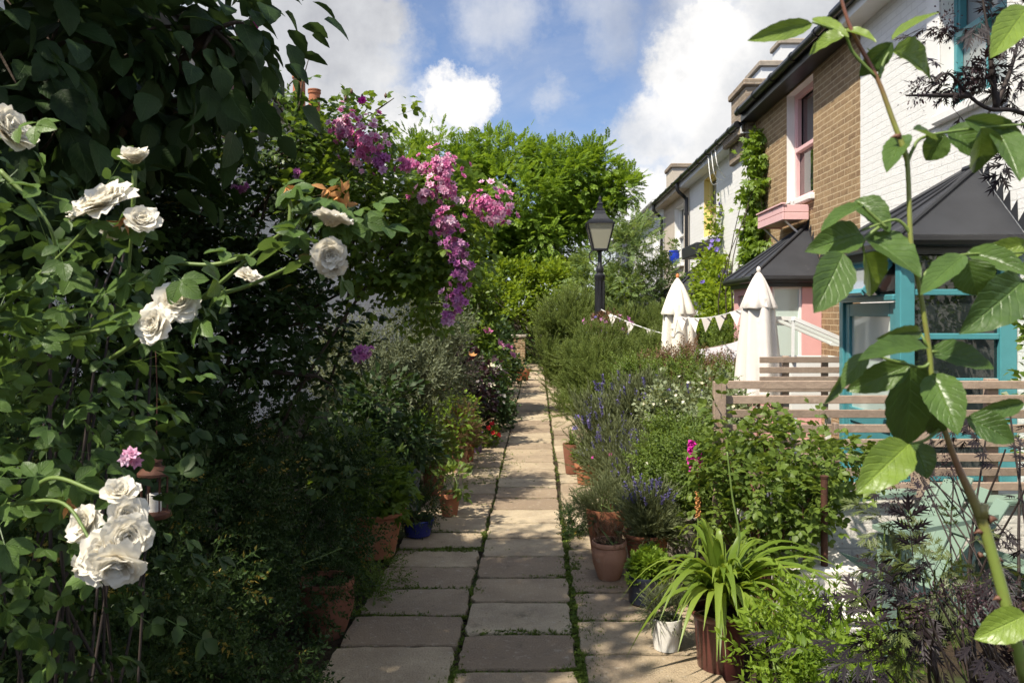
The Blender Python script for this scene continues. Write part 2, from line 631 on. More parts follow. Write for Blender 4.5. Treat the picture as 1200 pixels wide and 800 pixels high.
MT['navy_glaze'] = M_std('navy_glaze', (.02, .025, .04), (.012, .014, .025), 5, .35, .05, 30, .5)
MT['maroon_glaze'] = M_std('maroon_glaze', (.12, .035, .028), (.06, .02, .018), 4, .28, .06, 20, .6)
MT['white_ceramic'] = M_std('chalky_white_ceramic', (.72, .70, .66), (.60, .57, .52), 6, .6, .15, 50, spots=((.45, .42, .34), 9, .62))
MT['stone'] = M_std('carved_stone', (.36, .31, .25), (.26, .22, .18), 9, .9, .4, 50, .2, spots=((.18, .18, .13), 7, .6))
MT['purple_pot'] = M_std('dull_purple_pot', (.11, .07, .13), None, 7, .6, .1)
MT['soil'] = M_std('potting_soil', (.055, .036, .024), (.025, .017, .012), 30, .95, .8, 60, .1)
MT['wood_grey'] = M_std('weathered_timber', (.36, .27, .205), (.26, .19, .145), 14, .8, .35, 45, .2, useR=True, spots=((.44, .36, .29), 6, .62))
MT['wood_pole'] = M_std('varnished_pole', (.25, .13, .06), None, 20, .5)
MT['canvas'] = M_std('off_white_canvas', (.72, .66, .61), (.66, .60, .55), 5, .9, .12, 220, .1, spots=((.55, .50, .44), 3.5, .62))
MT['canvas_cream'] = M_std('cream_canvas', (.80, .76, .66), (.75, .70, .60), 5, .9, .12, 220, .1)
MT['cloth_grey'] = M_std('pale_lilac_cloth', (.56, .54, .56), (.50, .48, .5), 6, .95, .1, 150, .1)
MT['bark'] = M_std('bark', (.10, .075, .055), (.05, .038, .03), 14, .9, .6, 40, .2)
MT['twig_green'] = M_std('green_stem', (.16, .22, .055), (.10, .16, .035), 20, .5, .1, 80)
MT['twig_red'] = M_std('reddish_stem', (.16, .07, .04), (.09, .045, .03), 20, .55, .1, 80)
MT['twig_dark'] = M_std('dark_twig', (.045, .032, .026), (.025, .018, .016), 20, .7, .1, 80)
MT['rust'] = M_std('rusty_metal', (.12, .05, .03), (.06, .028, .02), 12, .7, .3, 60, .4, .3)
MT['brass'] = M_std('aged_brass', (.4, .25, .1), None, 20, .4, .1, 50, .5, .8)
MT['blue_glass'] = M_std('cobalt_blue_pot_glaze', (.02, .06, .45), (.012, .03, .3), 8, .25, .05)
MT['orange'] = M_std('orange_clay', (.6, .22, .08), (.5, .17, .06), 8, .8, .2)

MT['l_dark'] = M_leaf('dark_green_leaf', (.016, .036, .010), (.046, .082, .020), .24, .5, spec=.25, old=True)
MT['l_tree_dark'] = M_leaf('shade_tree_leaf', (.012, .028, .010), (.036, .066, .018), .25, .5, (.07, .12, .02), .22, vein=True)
MT['l_rose'] = M_leaf('rose_leaf', (.032, .066, .016), (.085, .145, .030), .26, .42, spec=.3, vein=True)
MT['l_rose_big'] = M_leaf('glossy_rose_leaf', (.040, .080, .022), (.085, .145, .032), .30, .34, (.20, .28, .03), .42, vein=True)
MT['l_rose_pale'] = M_leaf('young_rose_leaf', (.13, .20, .03), (.19, .27, .04), .36, .36, (.25, .34, .04), .5, vein=True)
MT['l_ramb'] = M_leaf('rambler_leaf', (.055, .105, .015), (.15, .225, .032), .38, .42, spec=.35)
MT['l_mid'] = M_leaf('mid_green_leaf', (.065, .11, .018), (.15, .21, .036), .33, .48, spec=.3)
MT['l_bright'] = M_leaf('bright_green_leaf', (.085, .15, .014), (.19, .28, .03), .38, .45, spec=.3)
MT['l_hedge'] = M_leaf('hedge_leaf', (.09, .15, .013), (.23, .31, .028), .38, .5, spec=.3)
MT['l_vine'] = M_leaf('vine_leaf', (.10, .17, .014), (.19, .29, .03), .4, .45)
MT['l_tree'] = M_leaf('robinia_leaf', (.08, .145, .014), (.18, .275, .028), .42, .5, spec=.25)
MT['l_pale'] = M_leaf('pale_green_leaf', (.09, .145, .045), (.18, .245, .08), .38, .5, spec=.25)
MT['l_olive'] = M_leaf('grey_green_leaf', (.075, .092, .05), (.17, .19, .11), .22, .6, spec=.25)
MT['l_rosem'] = M_leaf('rosemary_needle', (.075, .115, .024), (.17, .215, .052), .25, .55, spec=.25)
MT['l_lav'] = M_leaf('lavender_leaf', (.085, .105, .045), (.165, .185, .085), .22, .6, spec=.25)
MT['l_strap'] = M_leaf('strap_leaf', (.10, .165, .018), (.20, .275, .04), .38, .40, spec=.35)
MT['l_elder'] = M_leaf('dark_purple_leaf', (.010, .009, .011), (.028, .020, .022), .08, .5, (.08, .02, .03), .2)
MT['l_elder_green'] = M_leaf('bronze_green_leaf', (.05, .06, .02), (.10, .13, .03), .25, .45)
MT['l_purple'] = M_leaf('smoky_purple_leaf', (.020, .010, .013), (.055, .026, .03), .15, .5, (.12, .02, .04))
MT['l_red'] = M_leaf('rusty_foliage', (.10, .055, .03), (.20, .12, .06), .2, .7)
MT['l_var'] = M_leaf('variegated_leaf', (.08, .12, .04), (.26, .29, .16), .25, .5)
MT['l_moss'] = M_leaf('moss_blade', (.05, .085, .012), (.14, .19, .03), .25, .7, spec=.2)
MT['petal_white'] = M_petal('white_petal', (.85, .81, .71), (.76, .62, .36), .36)
MT['petal_pink'] = M_petal('pink_petal', (.62, .17, .37), (.84, .60, .70), .25)
MT['petal_mauve'] = M_petal('mauve_petal', (.46, .14, .36), (.66, .40, .56), .25)
MT['petal_magenta'] = M_petal('magenta_petal', (.62, .03, .36), (.55, .06, .32), .25)
MT['petal_violet'] = M_petal('violet_petal', (.17, .13, .42), (.26, .20, .50), .25)
MT['petal_lav'] = M_petal('lavender_petal', (.10, .085, .22), (.15, .12, .26), .2)
MT['petal_red'] = M_petal('red_petal', (.5, .02, .02), (.4, .015, .02), .2)
MT['petal_orange'] = M_petal('orange_petal', (.60, .30, .11), (.5, .25, .10), .25)
MT['petal_cream'] = M_petal('cream_petal', (.75, .72, .6), (.7, .62, .4), .25)

# leaf templates
T1 = leaf1()
T1n = leaf1(.1, .02)
T1w = leaf1(.42, .08)
T2 = leafn(2, .3, .08, .12)
T3 = leafn(4, .34, .09, .18, .42)
TROSE = pinnate(2, leafn(6, .34, .10, .16, .45, .06), .48, True, .2, 1.15)
TROSE_LO = pinnate(2, leafn(3, .34, .08, .14, .45), .5, True, .2, 1.15)
TPIN = pinnate(6, leaf1(.3, .03), .3, True, .2, 1.15)
TPIN4 = pinnate(4, leaf1(.28, .03), .34, True, .2, 1.0)
TNEED = whorl(26, leaf1(.09, .0), 1.0, .2, .65, .02)
TLAV = whorl(16, leaf1(.08, .0), 1.0, .3, .35, .0)
TOLV = whorl(14, leaf1(.16, .02), 1.0, .26, .9, .1)
TSPRIG = whorl(12, T1, 1.0, .24, 1.0, .1)
TLOBE = merge([xf(leafn(3, .2, .05, .1, .5), (0, 0, a), s) for a, s in ((0, 1), (.75, .85), (-.75, .85), (1.5, .6), (-1.5, .6))])


def lace():
    lf = merge([xf(leafn(3, .075, .02, .08, .4), (0, 0, 0), 1)] + [xf(leafn(2, .10, .02, .05, .4), (0, .05, sg * .55), .42, (.15 + .2 * i, 0, 0)) for i in range(3) for sg in (1, -1)])
    return pinnate(3, lf, .62, True, .35, .95)


TLACE = lace()
# ------------------------------------------------------------------ camera, light, sky
cam = bpy.data.cameras.new('camera')
co = bpy.data.objects.new('camera', cam)
COL.objects.link(co)
co.location = (0, 0, H)
co.rotation_euler = (math.pi / 2, 0, 0)
cam.sensor_width = 36
cam.lens = F / 1200 * 36
cam.shift_x = -30 / 1200
cam.shift_y = -32 / 1200
cam.clip_start = .05
cam.clip_end = 2000
cam.dof.use_dof = True
cam.dof.focus_distance = 2.6
cam.dof.aperture_fstop = 16.0
sc.camera = co

SUN_EL, SUN_AZ = 55.0, 227.0     # azimuth clockwise from +Y: behind and to the left
az, el = math.radians(SUN_AZ), math.radians(SUN_EL)
sd = Vector((math.sin(az) * math.cos(el), math.cos(az) * math.cos(el), math.sin(el)))
sl = bpy.data.lights.new('sun', 'SUN')
sl.energy = 4.3
sl.angle = math.radians(1.0)
sl.color = (1, .925, .79)
so = bpy.data.objects.new('sun', sl)
COL.objects.link(so)
so.location = (-20, -12, 30)
so.rotation_euler = (-sd).to_track_quat('-Z', 'Y').to_euler()

wd = bpy.data.worlds.new('World')
sc.world = wd
wd.use_nodes = True
nt = wd.node_tree
nt.nodes.clear()
wo = nt.nodes.new('ShaderNodeOutputWorld')
bg = N(nt, 'ShaderNodeBackground', inp={'Strength': .14})
sky = N(nt, 'ShaderNodeTexSky', sky_type='NISHITA')
sky.sun_disc = False
sky.sun_elevation = el
sky.sun_rotation = az
sky.air_density = 1.0
sky.dust_density = .6
sky.ozone_density = 1.6
tc = N(nt, 'ShaderNodeTexCoord')
D = tc.outputs['Generated']


def vmath(op, a, b):
    n = N(nt, 'ShaderNodeVectorMath', operation=op)
    for i, v in enumerate((a, b)):
        if isinstance(v, tuple):
            n.inputs[i].default_value = v
        else:
            nt.links.new(v, n.inputs[i])
    return n


def fmath(op, a, b=None, clamp=False):
    n = N(nt, 'ShaderNodeMath', operation=op)
    n.use_clamp = clamp
    for i, v in enumerate((a, b)):
        if v is None:
            continue
        if isinstance(v, (int, float)):
            n.inputs[i].default_value = v
        else:
            nt.links.new(v, n.inputs[i])
    return n.outputs[0]


def sstep(x, a, b):
    n = N(nt, 'ShaderNodeMapRange', interpolation_type='SMOOTHSTEP', inp={1: a, 2: b, 3: 0.0, 4: 1.0})
    nt.links.new(x, n.inputs[0])
    return n.outputs[0]


# distorted direction so that the cloud edges billow
nz = N(nt, 'ShaderNodeTexNoise', inp={'Scale': 5.0, 'Detail': 8, 'Roughness': .62})
nt.links.new(D, nz.inputs['Vector'])
off = vmath('SUBTRACT', nz.outputs['Color'], (.5, .5, .5))
offs = vmath('MULTIPLY', off.outputs[0], (.16, .16, .16))
nzb = N(nt, 'ShaderNodeTexNoise', inp={'Scale': 17.0, 'Detail': 8, 'Roughness': .68})
nt.links.new(D, nzb.inputs['Vector'])
offb = vmath('MULTIPLY', vmath('SUBTRACT', nzb.outputs['Color'], (.5, .5, .5)).outputs[0], (.085, .085, .085))
Dd = vmath('ADD', vmath('ADD', D, offs.outputs[0]).outputs[0], offb.outputs[0]).outputs[0]


def cdir(px, py):
    v = Vector(((px - 630) / F, 1, (368 - py) / F)).normalized()
    return tuple(v)


def blob(px, py, r0, r1, amp=1.0):
    d = vmath('DISTANCE', Dd, cdir(px, py)).outputs['Value']
    n = N(nt, 'ShaderNodeMapRange', interpolation_type='SMOOTHSTEP', inp={1: r1 / F, 2: r0 / F, 3: 0.0, 4: amp})
    nt.links.new(d, n.inputs[0])
    return n.outputs[0]


body = None
for args in ((320, 50, 60, 150), (400, 90, 50, 120), (470, 140, 30, 80), (540, 115, 22, 44), (250, 150, 60, 200), (-200, 0, 100, 500), (420, 20, 30, 75),
             (770, 150, 30, 70, .9), (830, 90, 50, 90), (780, 250, 40, 90), (870, 180, 60, 150), (960, 60, 60, 170), (830, 15, 20, 95, .8), (1250, 0, 200, 500),
             (590, 12, 10, 80, .62), (640, 105, 5, 50, .5), (720, 20, 10, 70, .55), (720, 300, 50, 120, .8)):
    b1 = blob(*args)
    body = b1 if body is None else fmath('MAXIMUM', body, b1)
# plane-projected noise for the rest of the sky
sp = N(nt, 'ShaderNodeSeparateXYZ')
nt.links.new(D, sp.inputs[0])
zz = fmath('ADD', sp.outputs[2], .22)
qx = fmath('DIVIDE', sp.outputs[0], zz)
qy = fmath('DIVIDE', sp.outputs[1], zz)
cb = N(nt, 'ShaderNodeCombineXYZ')
nt.links.new(qx, cb.inputs[0])
nt.links.new(qy, cb.inputs[1])
n2 = N(nt, 'ShaderNodeTexNoise', inp={'Scale': 1.6, 'Detail': 9, 'Roughness': .6, 'Distortion': .3})
nt.links.new(cb.outputs[0], n2.inputs['Vector'])
back = fmath('MULTIPLY', sstep(n2.outputs['Fac'], .46, .64), sstep(sp.outputs[1], .55, -.1))
thin = fmath('MULTIPLY', sstep(n2.outputs['Fac'], .38, .75), .36)
n3 = N(nt, 'ShaderNodeTexNoise', inp={'Scale': 11.0, 'Detail': 8, 'Roughness': .6})
nt.links.new(D, n3.inputs['Vector'])
bodyn = fmath('MULTIPLY', body, fmath('ADD', fmath('MULTIPLY', n3.outputs['Fac'], .7), .68), True)
cover = fmath('MAXIMUM', fmath('MAXIMUM', bodyn, back), thin, True)
# shading of the cloud mass: grey bases, bright crowns
shade = fmath('ADD', fmath('MULTIPLY', n3.outputs['Fac'], .55), fmath('MULTIPLY', nz.outputs['Fac'], .75))
bright = None
for args in ((545, 110, 8, 62, .5), (520, 150, 10, 60, .35), (830, 70, 10, 80, .35), (790, 120, 10, 70, .25), (760, 240, 10, 80, .25)):
    b1 = blob(*args)
    bright = b1 if bright is None else fmath('MAXIMUM', bright, b1)
dk = None
for args in ((370, 40, 20, 190, .20), (440, 30, 10, 100, .16), (930, 40, 20, 150, .12), (760, 20, 10, 90, .2)):
    b1 = blob(*args)
    dk = b1 if dk is None else fmath('MAXIMUM', dk, b1)
shade = fmath('SUBTRACT', fmath('ADD', shade, bright), dk)
ccol = ramp(nt, shade, [(.32, (1.9, 1.94, 2.1)), (.56, (2.85, 2.9, 3.0)), (.86, (3.95, 3.9, 3.85))])
skc = mix(nt, 1.0, sky.outputs[0], (.45, .49, .575), 'MULTIPLY')
# added fill: clouds overhead and behind the camera brightened towards the sun
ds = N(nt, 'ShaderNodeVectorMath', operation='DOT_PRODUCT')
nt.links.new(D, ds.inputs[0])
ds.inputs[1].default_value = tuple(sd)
fill_gain = fmath('ADD', fmath('MULTIPLY', sstep(ds.outputs['Value'], .2, .95), 1.9), 1.0)
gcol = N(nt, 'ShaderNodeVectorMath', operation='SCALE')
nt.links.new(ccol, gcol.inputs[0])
nt.links.new(fill_gain, gcol.inputs['Scale'])
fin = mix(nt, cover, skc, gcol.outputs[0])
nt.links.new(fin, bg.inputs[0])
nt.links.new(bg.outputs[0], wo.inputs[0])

sc.view_settings.view_transform = 'Standard'
sc.view_settings.look = 'None'
sc.view_settings.exposure = 0.9
sc.view_settings.gamma = 1.0
sc.render.engine = 'CYCLES'
cy = sc.cycles
cy.max_bounces = 7
cy.diffuse_bounces = 4
cy.glossy_bounces = 3
cy.transmission_bounces = 4
cy.transparent_max_bounces = 8
cy.use_adaptive_sampling = True
cy.adaptive_threshold = .02
cy.use_denoising = True
cy.sample_clamp_indirect = 6

# ------------------------------------------------------------------ ground and path
g = Geo()
gx = [-900, -60, -14, -6, -2, 0, 2, 6, 14, 60, 900]
gy = [-900, -60, -8, 0, 4, 8, 16, 30, 50, 120, 900]
V = [(x, y, 0) for y in gy for x in gx]
n = len(gx)
g.add(V, [(j * n + i, j * n + i + 1, (j + 1) * n + i + 1, (j + 1) * n + i) for j in range(len(gy) - 1) for i in range(n - 1)])
m, nt2, out = new_mat('garden_soil')
b = N(nt2, 'ShaderNodeBsdfPrincipled', inp={'Roughness': .95, 'Specular IOR Level': .15})
c0 = ramp(nt2, noise(nt2, 18, 6, .7), [(.3, (.022, .016, .011)), (.7, (.075, .052, .034))])
c0 = mix(nt2, ramp(nt2, noise(nt2, 1.3, 5, .6), [(.5, (0, 0, 0)), (.65, (.8, .8, .8))]), c0, (.045, .065, .018))
nt2.links.new(c0, b.inputs['Base Color'])
bp = N(nt2, 'ShaderNodeBump', inp={'Strength': .8, 'Distance': .03})
nt2.links.new(noise(nt2, 40, 6, .7), bp.inputs['Height'])
nt2.links.new(bp.outputs[0], b.inputs['Normal'])
nt2.links.new(b.outputs[0], out.inputs[0])
tag(g.build('ground', m), None, None, None, 'structure')

# paving: three columns of slabs
m, nt2, out = new_mat('stone_paving')
b = N(nt2, 'ShaderNodeBsdfPrincipled', inp={'Roughness': .88, 'Specular IOR Level': .25})
a = N(nt2, 'ShaderNodeAttribute', attribute_name='rnd').outputs['Fac']
c0 = ramp(nt2, a, [(0, (.27, .20, .135)), (.35, (.40, .31, .205)), (.7, (.48, .385, .255)), (1, (.55, .455, .31))])
c0 = mix(nt2, ramp(nt2, noise(nt2, 3.2, 7, .65), [(.36, (.6, .6, .6)), (.62, (0, 0, 0))]), c0, (.24, .18, .125))
c0 = mix(nt2, ramp(nt2, noise(nt2, 140, 3, .6), [(.45, (0, 0, 0)), (.75, (.45, .45, .45))]), c0, (.12, .095, .075))
c0 = mix(nt2, ramp(nt2, noise(nt2, 24, 6, .75), [(.57, (0, 0, 0)), (.68, (.6, .6, .6))]), c0, (.52, .46, .37))
c0 = mix(nt2, ramp(nt2, noise(nt2, 7, 8, .7), [(.60, (0, 0, 0)), (.72, (.6, .6, .6))]), c0, (.10, .085, .055))
nt2.links.new(c0, b.inputs['Base Color'])
bp = N(nt2, 'ShaderNodeBump', inp={'Strength': .8, 'Distance': .015})
hh = N(nt2, 'ShaderNodeMath', operation='ADD')
nt2.links.new(noise(nt2, 90, 5, .65), hh.inputs[0])
nt2.links.new(noise(nt2, 11, 5, .6), hh.inputs[1])
nt2.links.new(hh.outputs[0], bp.inputs['Height'])
nt2.links.new(bp.outputs[0], b.inputs['Normal'])
nt2.links.new(b.outputs[0], out.inputs[0])
g = Geo()
ROWS = {'c': [], 'l': [], 'r': []}


def slabs(x0, x1, ystart, pitch, yend, key, jw):
    y = ystart
    while y < yend:
        p = pitch * (1 + random.uniform(-.025, .025))
        ROWS[key].append(y)
        # a slab with an irregular chipped outline
        nx = 7
        e = []
        xa, xb = x0 + random.uniform(-jw, jw), x1 + random.uniform(-jw, jw)
        ya, yb = y + .009 + random.random() * .009, y + p - .009 - random.random() * .009
        def side(p0, p1, k):
            ts = np.linspace(0, 1, k, endpoint=False)
            return [(p0[0] + (p1[0] - p0[0]) * t + random.gauss(0, .0042), p0[1] + (p1[1] - p0[1]) * t + random.gauss(0, .0042)) for t in ts]
        c = .012
        o = side((xa + c, ya), (xb - c, ya), 9) + side((xb, ya + c), (xb, yb - c), 7) + side((xb - c, yb), (xa + c, yb), 9) + side((xa, yb - c), (xa, ya + c), 7)
        o = np.array(o)
        cx, cyy = (xa + xb) / 2, (ya + yb) / 2
        ctr = np.array([cx, cyy])
        z0 = .032 + random.uniform(-.004, .004)
        tx, ty = random.uniform(-.006, .006), random.uniform(-.007, .007)
        def zz_(q):
            return z0 + (q[:, 0] - cx) * tx * 2 + (q[:, 1] - cyy) * ty * 2
        k = len(o)
        q1 = ctr + (o - ctr) * .985
        V = np.vstack([np.c_[o, np.full(k, -.02)], np.c_[o, zz_(o) - .007], np.c_[q1, zz_(q1)]])
        fs = []
        for lv in (0, 1):
            fs += [(lv * k + i, lv * k + (i + 1) % k, (lv + 1) * k + (i + 1) % k, (lv + 1) * k + i) for i in range(k)]
        fs.append(tuple(2 * k + i for i in range(k)))
        g.add(V, fs, r=random.random())
        y += p


slabs(-.385, .183, 3.81 - 4 * .4457, .4457, 42, 'c', .004)
slabs(-1.0, -.408, 4.08 - 4 * .43, .432, 42, 'l', .008)
slabs(.222, .86, 3.98 - 4 * .45, .452, 42, 'r', .010)
slabs(-1.62, -1.02, 2.4, .45, 7.5, 'l2', .01) if False else None
tag(g.build('path', m), None, None, None, 'structure')

# moss and grass in the joints
tuft = merge([xf(leaf1(.10, .02), (random.uniform(-.3, .3), -random.uniform(.5, 1.35), random.uniform(0, 6.28)), random.uniform(.5, 1)) for _ in range(9)])
low = merge([xf(leaf1(.34, .05), (random.uniform(-.4, .4), -random.uniform(.05, .8), random.uniform(0, 6.28)), random.uniform(.5, 1), (random.uniform(-.5, .5), random.uniform(-.5, .5), 0)) for _ in range(12)])
g = Geo()
pts = []


def joint(x, wob, n, y0, y1, w):
    y = rng.uniform(y0 ** .5, y1 ** .5, n) ** 2
    dens = np.clip(.42 + .4 * np.sin(y * 2.1 + x * 7) * np.sin(y * .83 + 1 + x) + .38 * np.sin(y * 5.3 + x * 3) * np.sin(y * 9.1), 0, 1)
    ok = rng.random(n) < .03 + 1.15 * dens ** 1.7
    y = y[ok]
    return np.c_[x + .012 * np.sin(y * 4.7 + x) + rng.normal(0, 1, len(y)) * w * (.35 + 1.5 * dens[ok]), y, np.full(len(y), .018)]


pts.append(joint(-.397, 0, 3600, 2.6, 24, .010))
pts.append(joint(.203, 0, 3600, 2.6, 24, .017))
pts.append(joint(.23, 0, 1100, 2.6, 7, .022))
for key, xa, xb in (('c', -.38, .18), ('l', -1.0, -.41), ('r', .23, .8)):
    for y in ROWS[key]:
        if y < 24:
            k = int(330 * random.random() ** 1.6 * (4 / max(y, 3)))
            x = xa + (xb - xa) * np.clip(rng.normal(random.random(), .22, k), 0, 1)
            pts.append(np.c_[x, y + rng.normal(0, .006, k), np.full(k, .016)])
for (x, y, rx, ry, k) in ((.235, 3.8, .05, .10, 700), (.26, 4.2, .05, .16, 700), (.215, 5.15, .035, .12, 400), (-.39, 4.9, .03, .06, 160), (-.40, 6.1, .03, .06, 160), (-.1, 4.27, .12, .012, 240), (.1, 5.17, .08, .012, 200), (-.8, 4.51, .12, .014, 260), (-.7, 4.94, .14, .014, 260), (-.6, 5.80, .1, .014, 200), (-.75, 6.24, .1, .014, 200), (.15, 3.82, .05, .012, 160), (.62, 4.44, .1, .015, 240), (.25, 4.7, .035, .35, 800), (.22, 5.6, .04, .3, 500), (-.40, 3.75, .04, .12, 300), (-.62, 9.2, .22, .9, 2600),
                          (.45, 4.47, .12, .02, 260), (.42, 4.95, .1, .02, 250), (-.75, 5.75, .2, .02, 350), (.5, 3.6, .12, .03, 200), (-.95, 5.35, .05, .2, 300), (.55, 7.6, .1, .2, 300), (.5, 6.5, .1, .3, 500)):
    pts.append(np.c_[rng.normal(x, rx, k), rng.normal(y, ry, k), np.full(k, .026)])
pts = np.concatenate(pts)
k = len(pts)
th = rng.random(k) * 6.28
Rz = np.zeros((k, 3, 3))
Rz[:, 0, 0] = np.cos(th)
Rz[:, 0, 1] = -np.sin(th)
Rz[:, 1, 0] = np.sin(th)
Rz[:, 1, 1] = np.cos(th)
Rz[:, 2, 2] = 1
S = (.008 + .02 * rng.random(k) ** 2.2)
half = rng.random(k) < .4
g.inst(tuft, Rz[half], pts[half], S[half])
g.inst(low, Rz[~half], pts[~half], S[~half] * .75)
tag(g.build('moss', MT['l_moss']), 'green moss and small weeds growing along the joints of the stone paving', 'moss', None, 'stuff')
# fallen petals and litter
g = Geo()
k = 700
lx = np.where(rng.random(k) < .5, rng.normal(.5, .25, k), rng.normal(-.7, .3, k))
ly = rng.uniform(2, 4.2, k) ** 2
th = rng.random(k) * 6.28
lp = np.c_[lx, ly, np.full(k, .040)]
ok = (lx > -1) & (lx < .85)
g.inst(leaf1(.4, .12), frames(np.c_[np.cos(th), np.sin(th), rng.normal(0, .1, k)], np.c_[rng.normal(0, .2, k), rng.normal(0, .2, k), np.ones(k)])[ok], lp[ok], (.005 + .012 * rng.random(k) ** 2)[ok])
tag(g.build('leaf_litter', M_leaf('dry_litter', (.10, .055, .025), (.42, .33, .22), .1, .8)), 'dry petals and leaf crumbs scattered on the paving', 'leaf litter', None, 'stuff')


# ------------------------------------------------------------------ houses
def facade(g, XF, y0, y1, z0, z1, ops, sg, rev=.14, m=0, mr=0):
    ys = sorted({y0, y1, *[o[0] for o in ops], *[o[1] for o in ops]})
    zs = sorted({z0, z1, *[o[2] for o in ops], *[o[3] for o in ops]})
    for i in range(len(ys) - 1):
        for j in range(len(zs) - 1):
            a, b2, c, d = ys[i], ys[i + 1], zs[j], zs[j + 1]
            if any(o[0] <= a and b2 <= o[1] and o[2] <= c and d <= o[3] for o in ops):
                continue
            poly(g, [(XF, a, c), (XF, b2, c), (XF, b2, d), (XF, a, d)], m)
    X2 = XF + sg * rev
    for (a, b2, c, d) in ops:
        poly(g, [(XF, a, c), (X2, a, c), (X2, a, d), (XF, a, d)], mr)
        poly(g, [(XF, b2, c), (X2, b2, c), (X2, b2, d), (XF, b2, d)], mr)
        poly(g, [(XF, a, c), (X2, a, c), (X2, b2, c), (XF, b2, c)], mr)
        poly(g, [(XF, a, d), (X2, a, d), (X2, b2, d), (XF, b2, d)], mr)


def house(name, label, XF, sg, y0, y1, ze, ops, wm, rm=None, gut='black_paint', fascia='black_paint', depth=6.5, pitch=30, ov=.25):
    t = thing(name, label, 'house', (XF + sg * depth / 2, (y0 + y1) / 2, 0))
    a, b2 = y0 + .004, y1 - .004
    XB = XF + sg * depth
    g = Geo()
    facade(g, XF, a, b2, -.1, ze, ops, sg, mr=1)
    xr, zr = XF + sg * depth / 2, ze + depth / 2 * math.tan(math.radians(pitch))
    for y in (a, b2):
        poly(g, [(XF, y, -.1), (XB, y, -.1), (XB, y, ze), (xr, y, zr - .05), (XF, y, ze)])
    poly(g, [(XB, a, -.1), (XB, b2, -.1), (XB, b2, ze), (XB, a, ze)])
    g.build('wall', [MT[wm], MT[rm or wm]], t)
    g = Geo()
    tp = math.tan(math.radians(pitch))
    xo = XF - sg * ov
    slab_poly(g, [(xo, a, ze - ov * tp + .08), (xo, b2, ze - ov * tp + .08), (xr, b2, zr + .08), (xr, a, zr + .08)][::sg], .06)
    xo2 = XB + sg * ov
    slab_poly(g, [(xo2, a, ze - ov * tp + .08), (xo2, b2, ze - ov * tp + .08), (xr, b2, zr + .08), (xr, a, zr + .08)][::-sg], .06)
    g.build('roof', MT['slate'], t)
    g = Geo()
    span(g, (XF - sg * (ov - .03), a, ze - .18), (XF - sg * (ov - .005), b2, ze + .0), .004)
    span(g, (XF - sg * (ov - .032), a, ze - .175), (XF - sg * .003, b2, ze - .155))
    g.build('fascia', MT[fascia], t)
    g = Geo()
    gxx = XF - sg * (ov + .05)
    yy = np.linspace(a, b2, 14)
    tube(g, np.c_[np.full(14, gxx), yy, np.full(14, ze - .03)], .055, 10)
    for y in np.arange(a + .5, b2, .9):
        tube(g, [(gxx, y - .03, ze - .03), (gxx, y + .03, ze - .03)], .066, 10)
    g.build('gutter', MT[gut], t, 40)
    return t


def sash(t, XF, sg, ya, yb, za, zb, fm, gm, mid=.5, sill='white_paint', d=.11, bars=0, fw=.05):
    """vertical sliding sash set d behind the face"""
    g = Geo()
    x0, x1 = XF + sg * d, XF + sg * (d + .06)
    span(g, (x0, ya, za), (x1, ya + fw, zb), .004)
    span(g, (x0, yb - fw, za), (x1, yb, zb), .004)
    span(g, (x0, ya + fw, zb - fw), (x1, yb - fw, zb), .004)
    span(g, (x0, ya + fw, za), (x1, yb - fw, za + fw * 1.2), .004)
    zm = za + (zb - za) * mid
    span(g, (x0 - sg * .012, ya + fw, zm - .028), (x1, yb - fw, zm + .028), .004)
    span(g, (x0 + sg * .01, ya + fw, zm), (x1 + sg * .01, ya + fw + .035, zb - fw), .003)
    span(g, (x0 + sg * .01, yb - fw - .035, zm), (x1 + sg * .01, yb - fw, zb - fw), .003)
    for i in range(bars):
        y = ya + (yb - ya) * (i + 1) / (bars + 1)
        span(g, (x0 + sg * .015, y - .011, za + fw), (x1 - sg * .01, y + .011, zb - fw))
    f = g.build('window', MT[fm], t)
    g = Geo()
    poly(g, [(x1, ya + fw, za + fw), (x1, yb - fw, za + fw), (x1, yb - fw, zm), (x1, ya + fw, zm)])
    poly(g, [(x1 + sg * .02, ya + fw, zm), (x1 + sg * .02, yb - fw, zm), (x1 + sg * .02, yb - fw, zb - fw), (x1 + sg * .02, ya + fw, zb - fw)])
    g.build('pane', MT[gm], f)
    if sill:
        g = Geo()
        span(g, (XF - sg * .07, ya - .05, za - .085), (x0, yb + .05, za - .002), .012)
        g.build('sill', MT[sill], f)
    return f


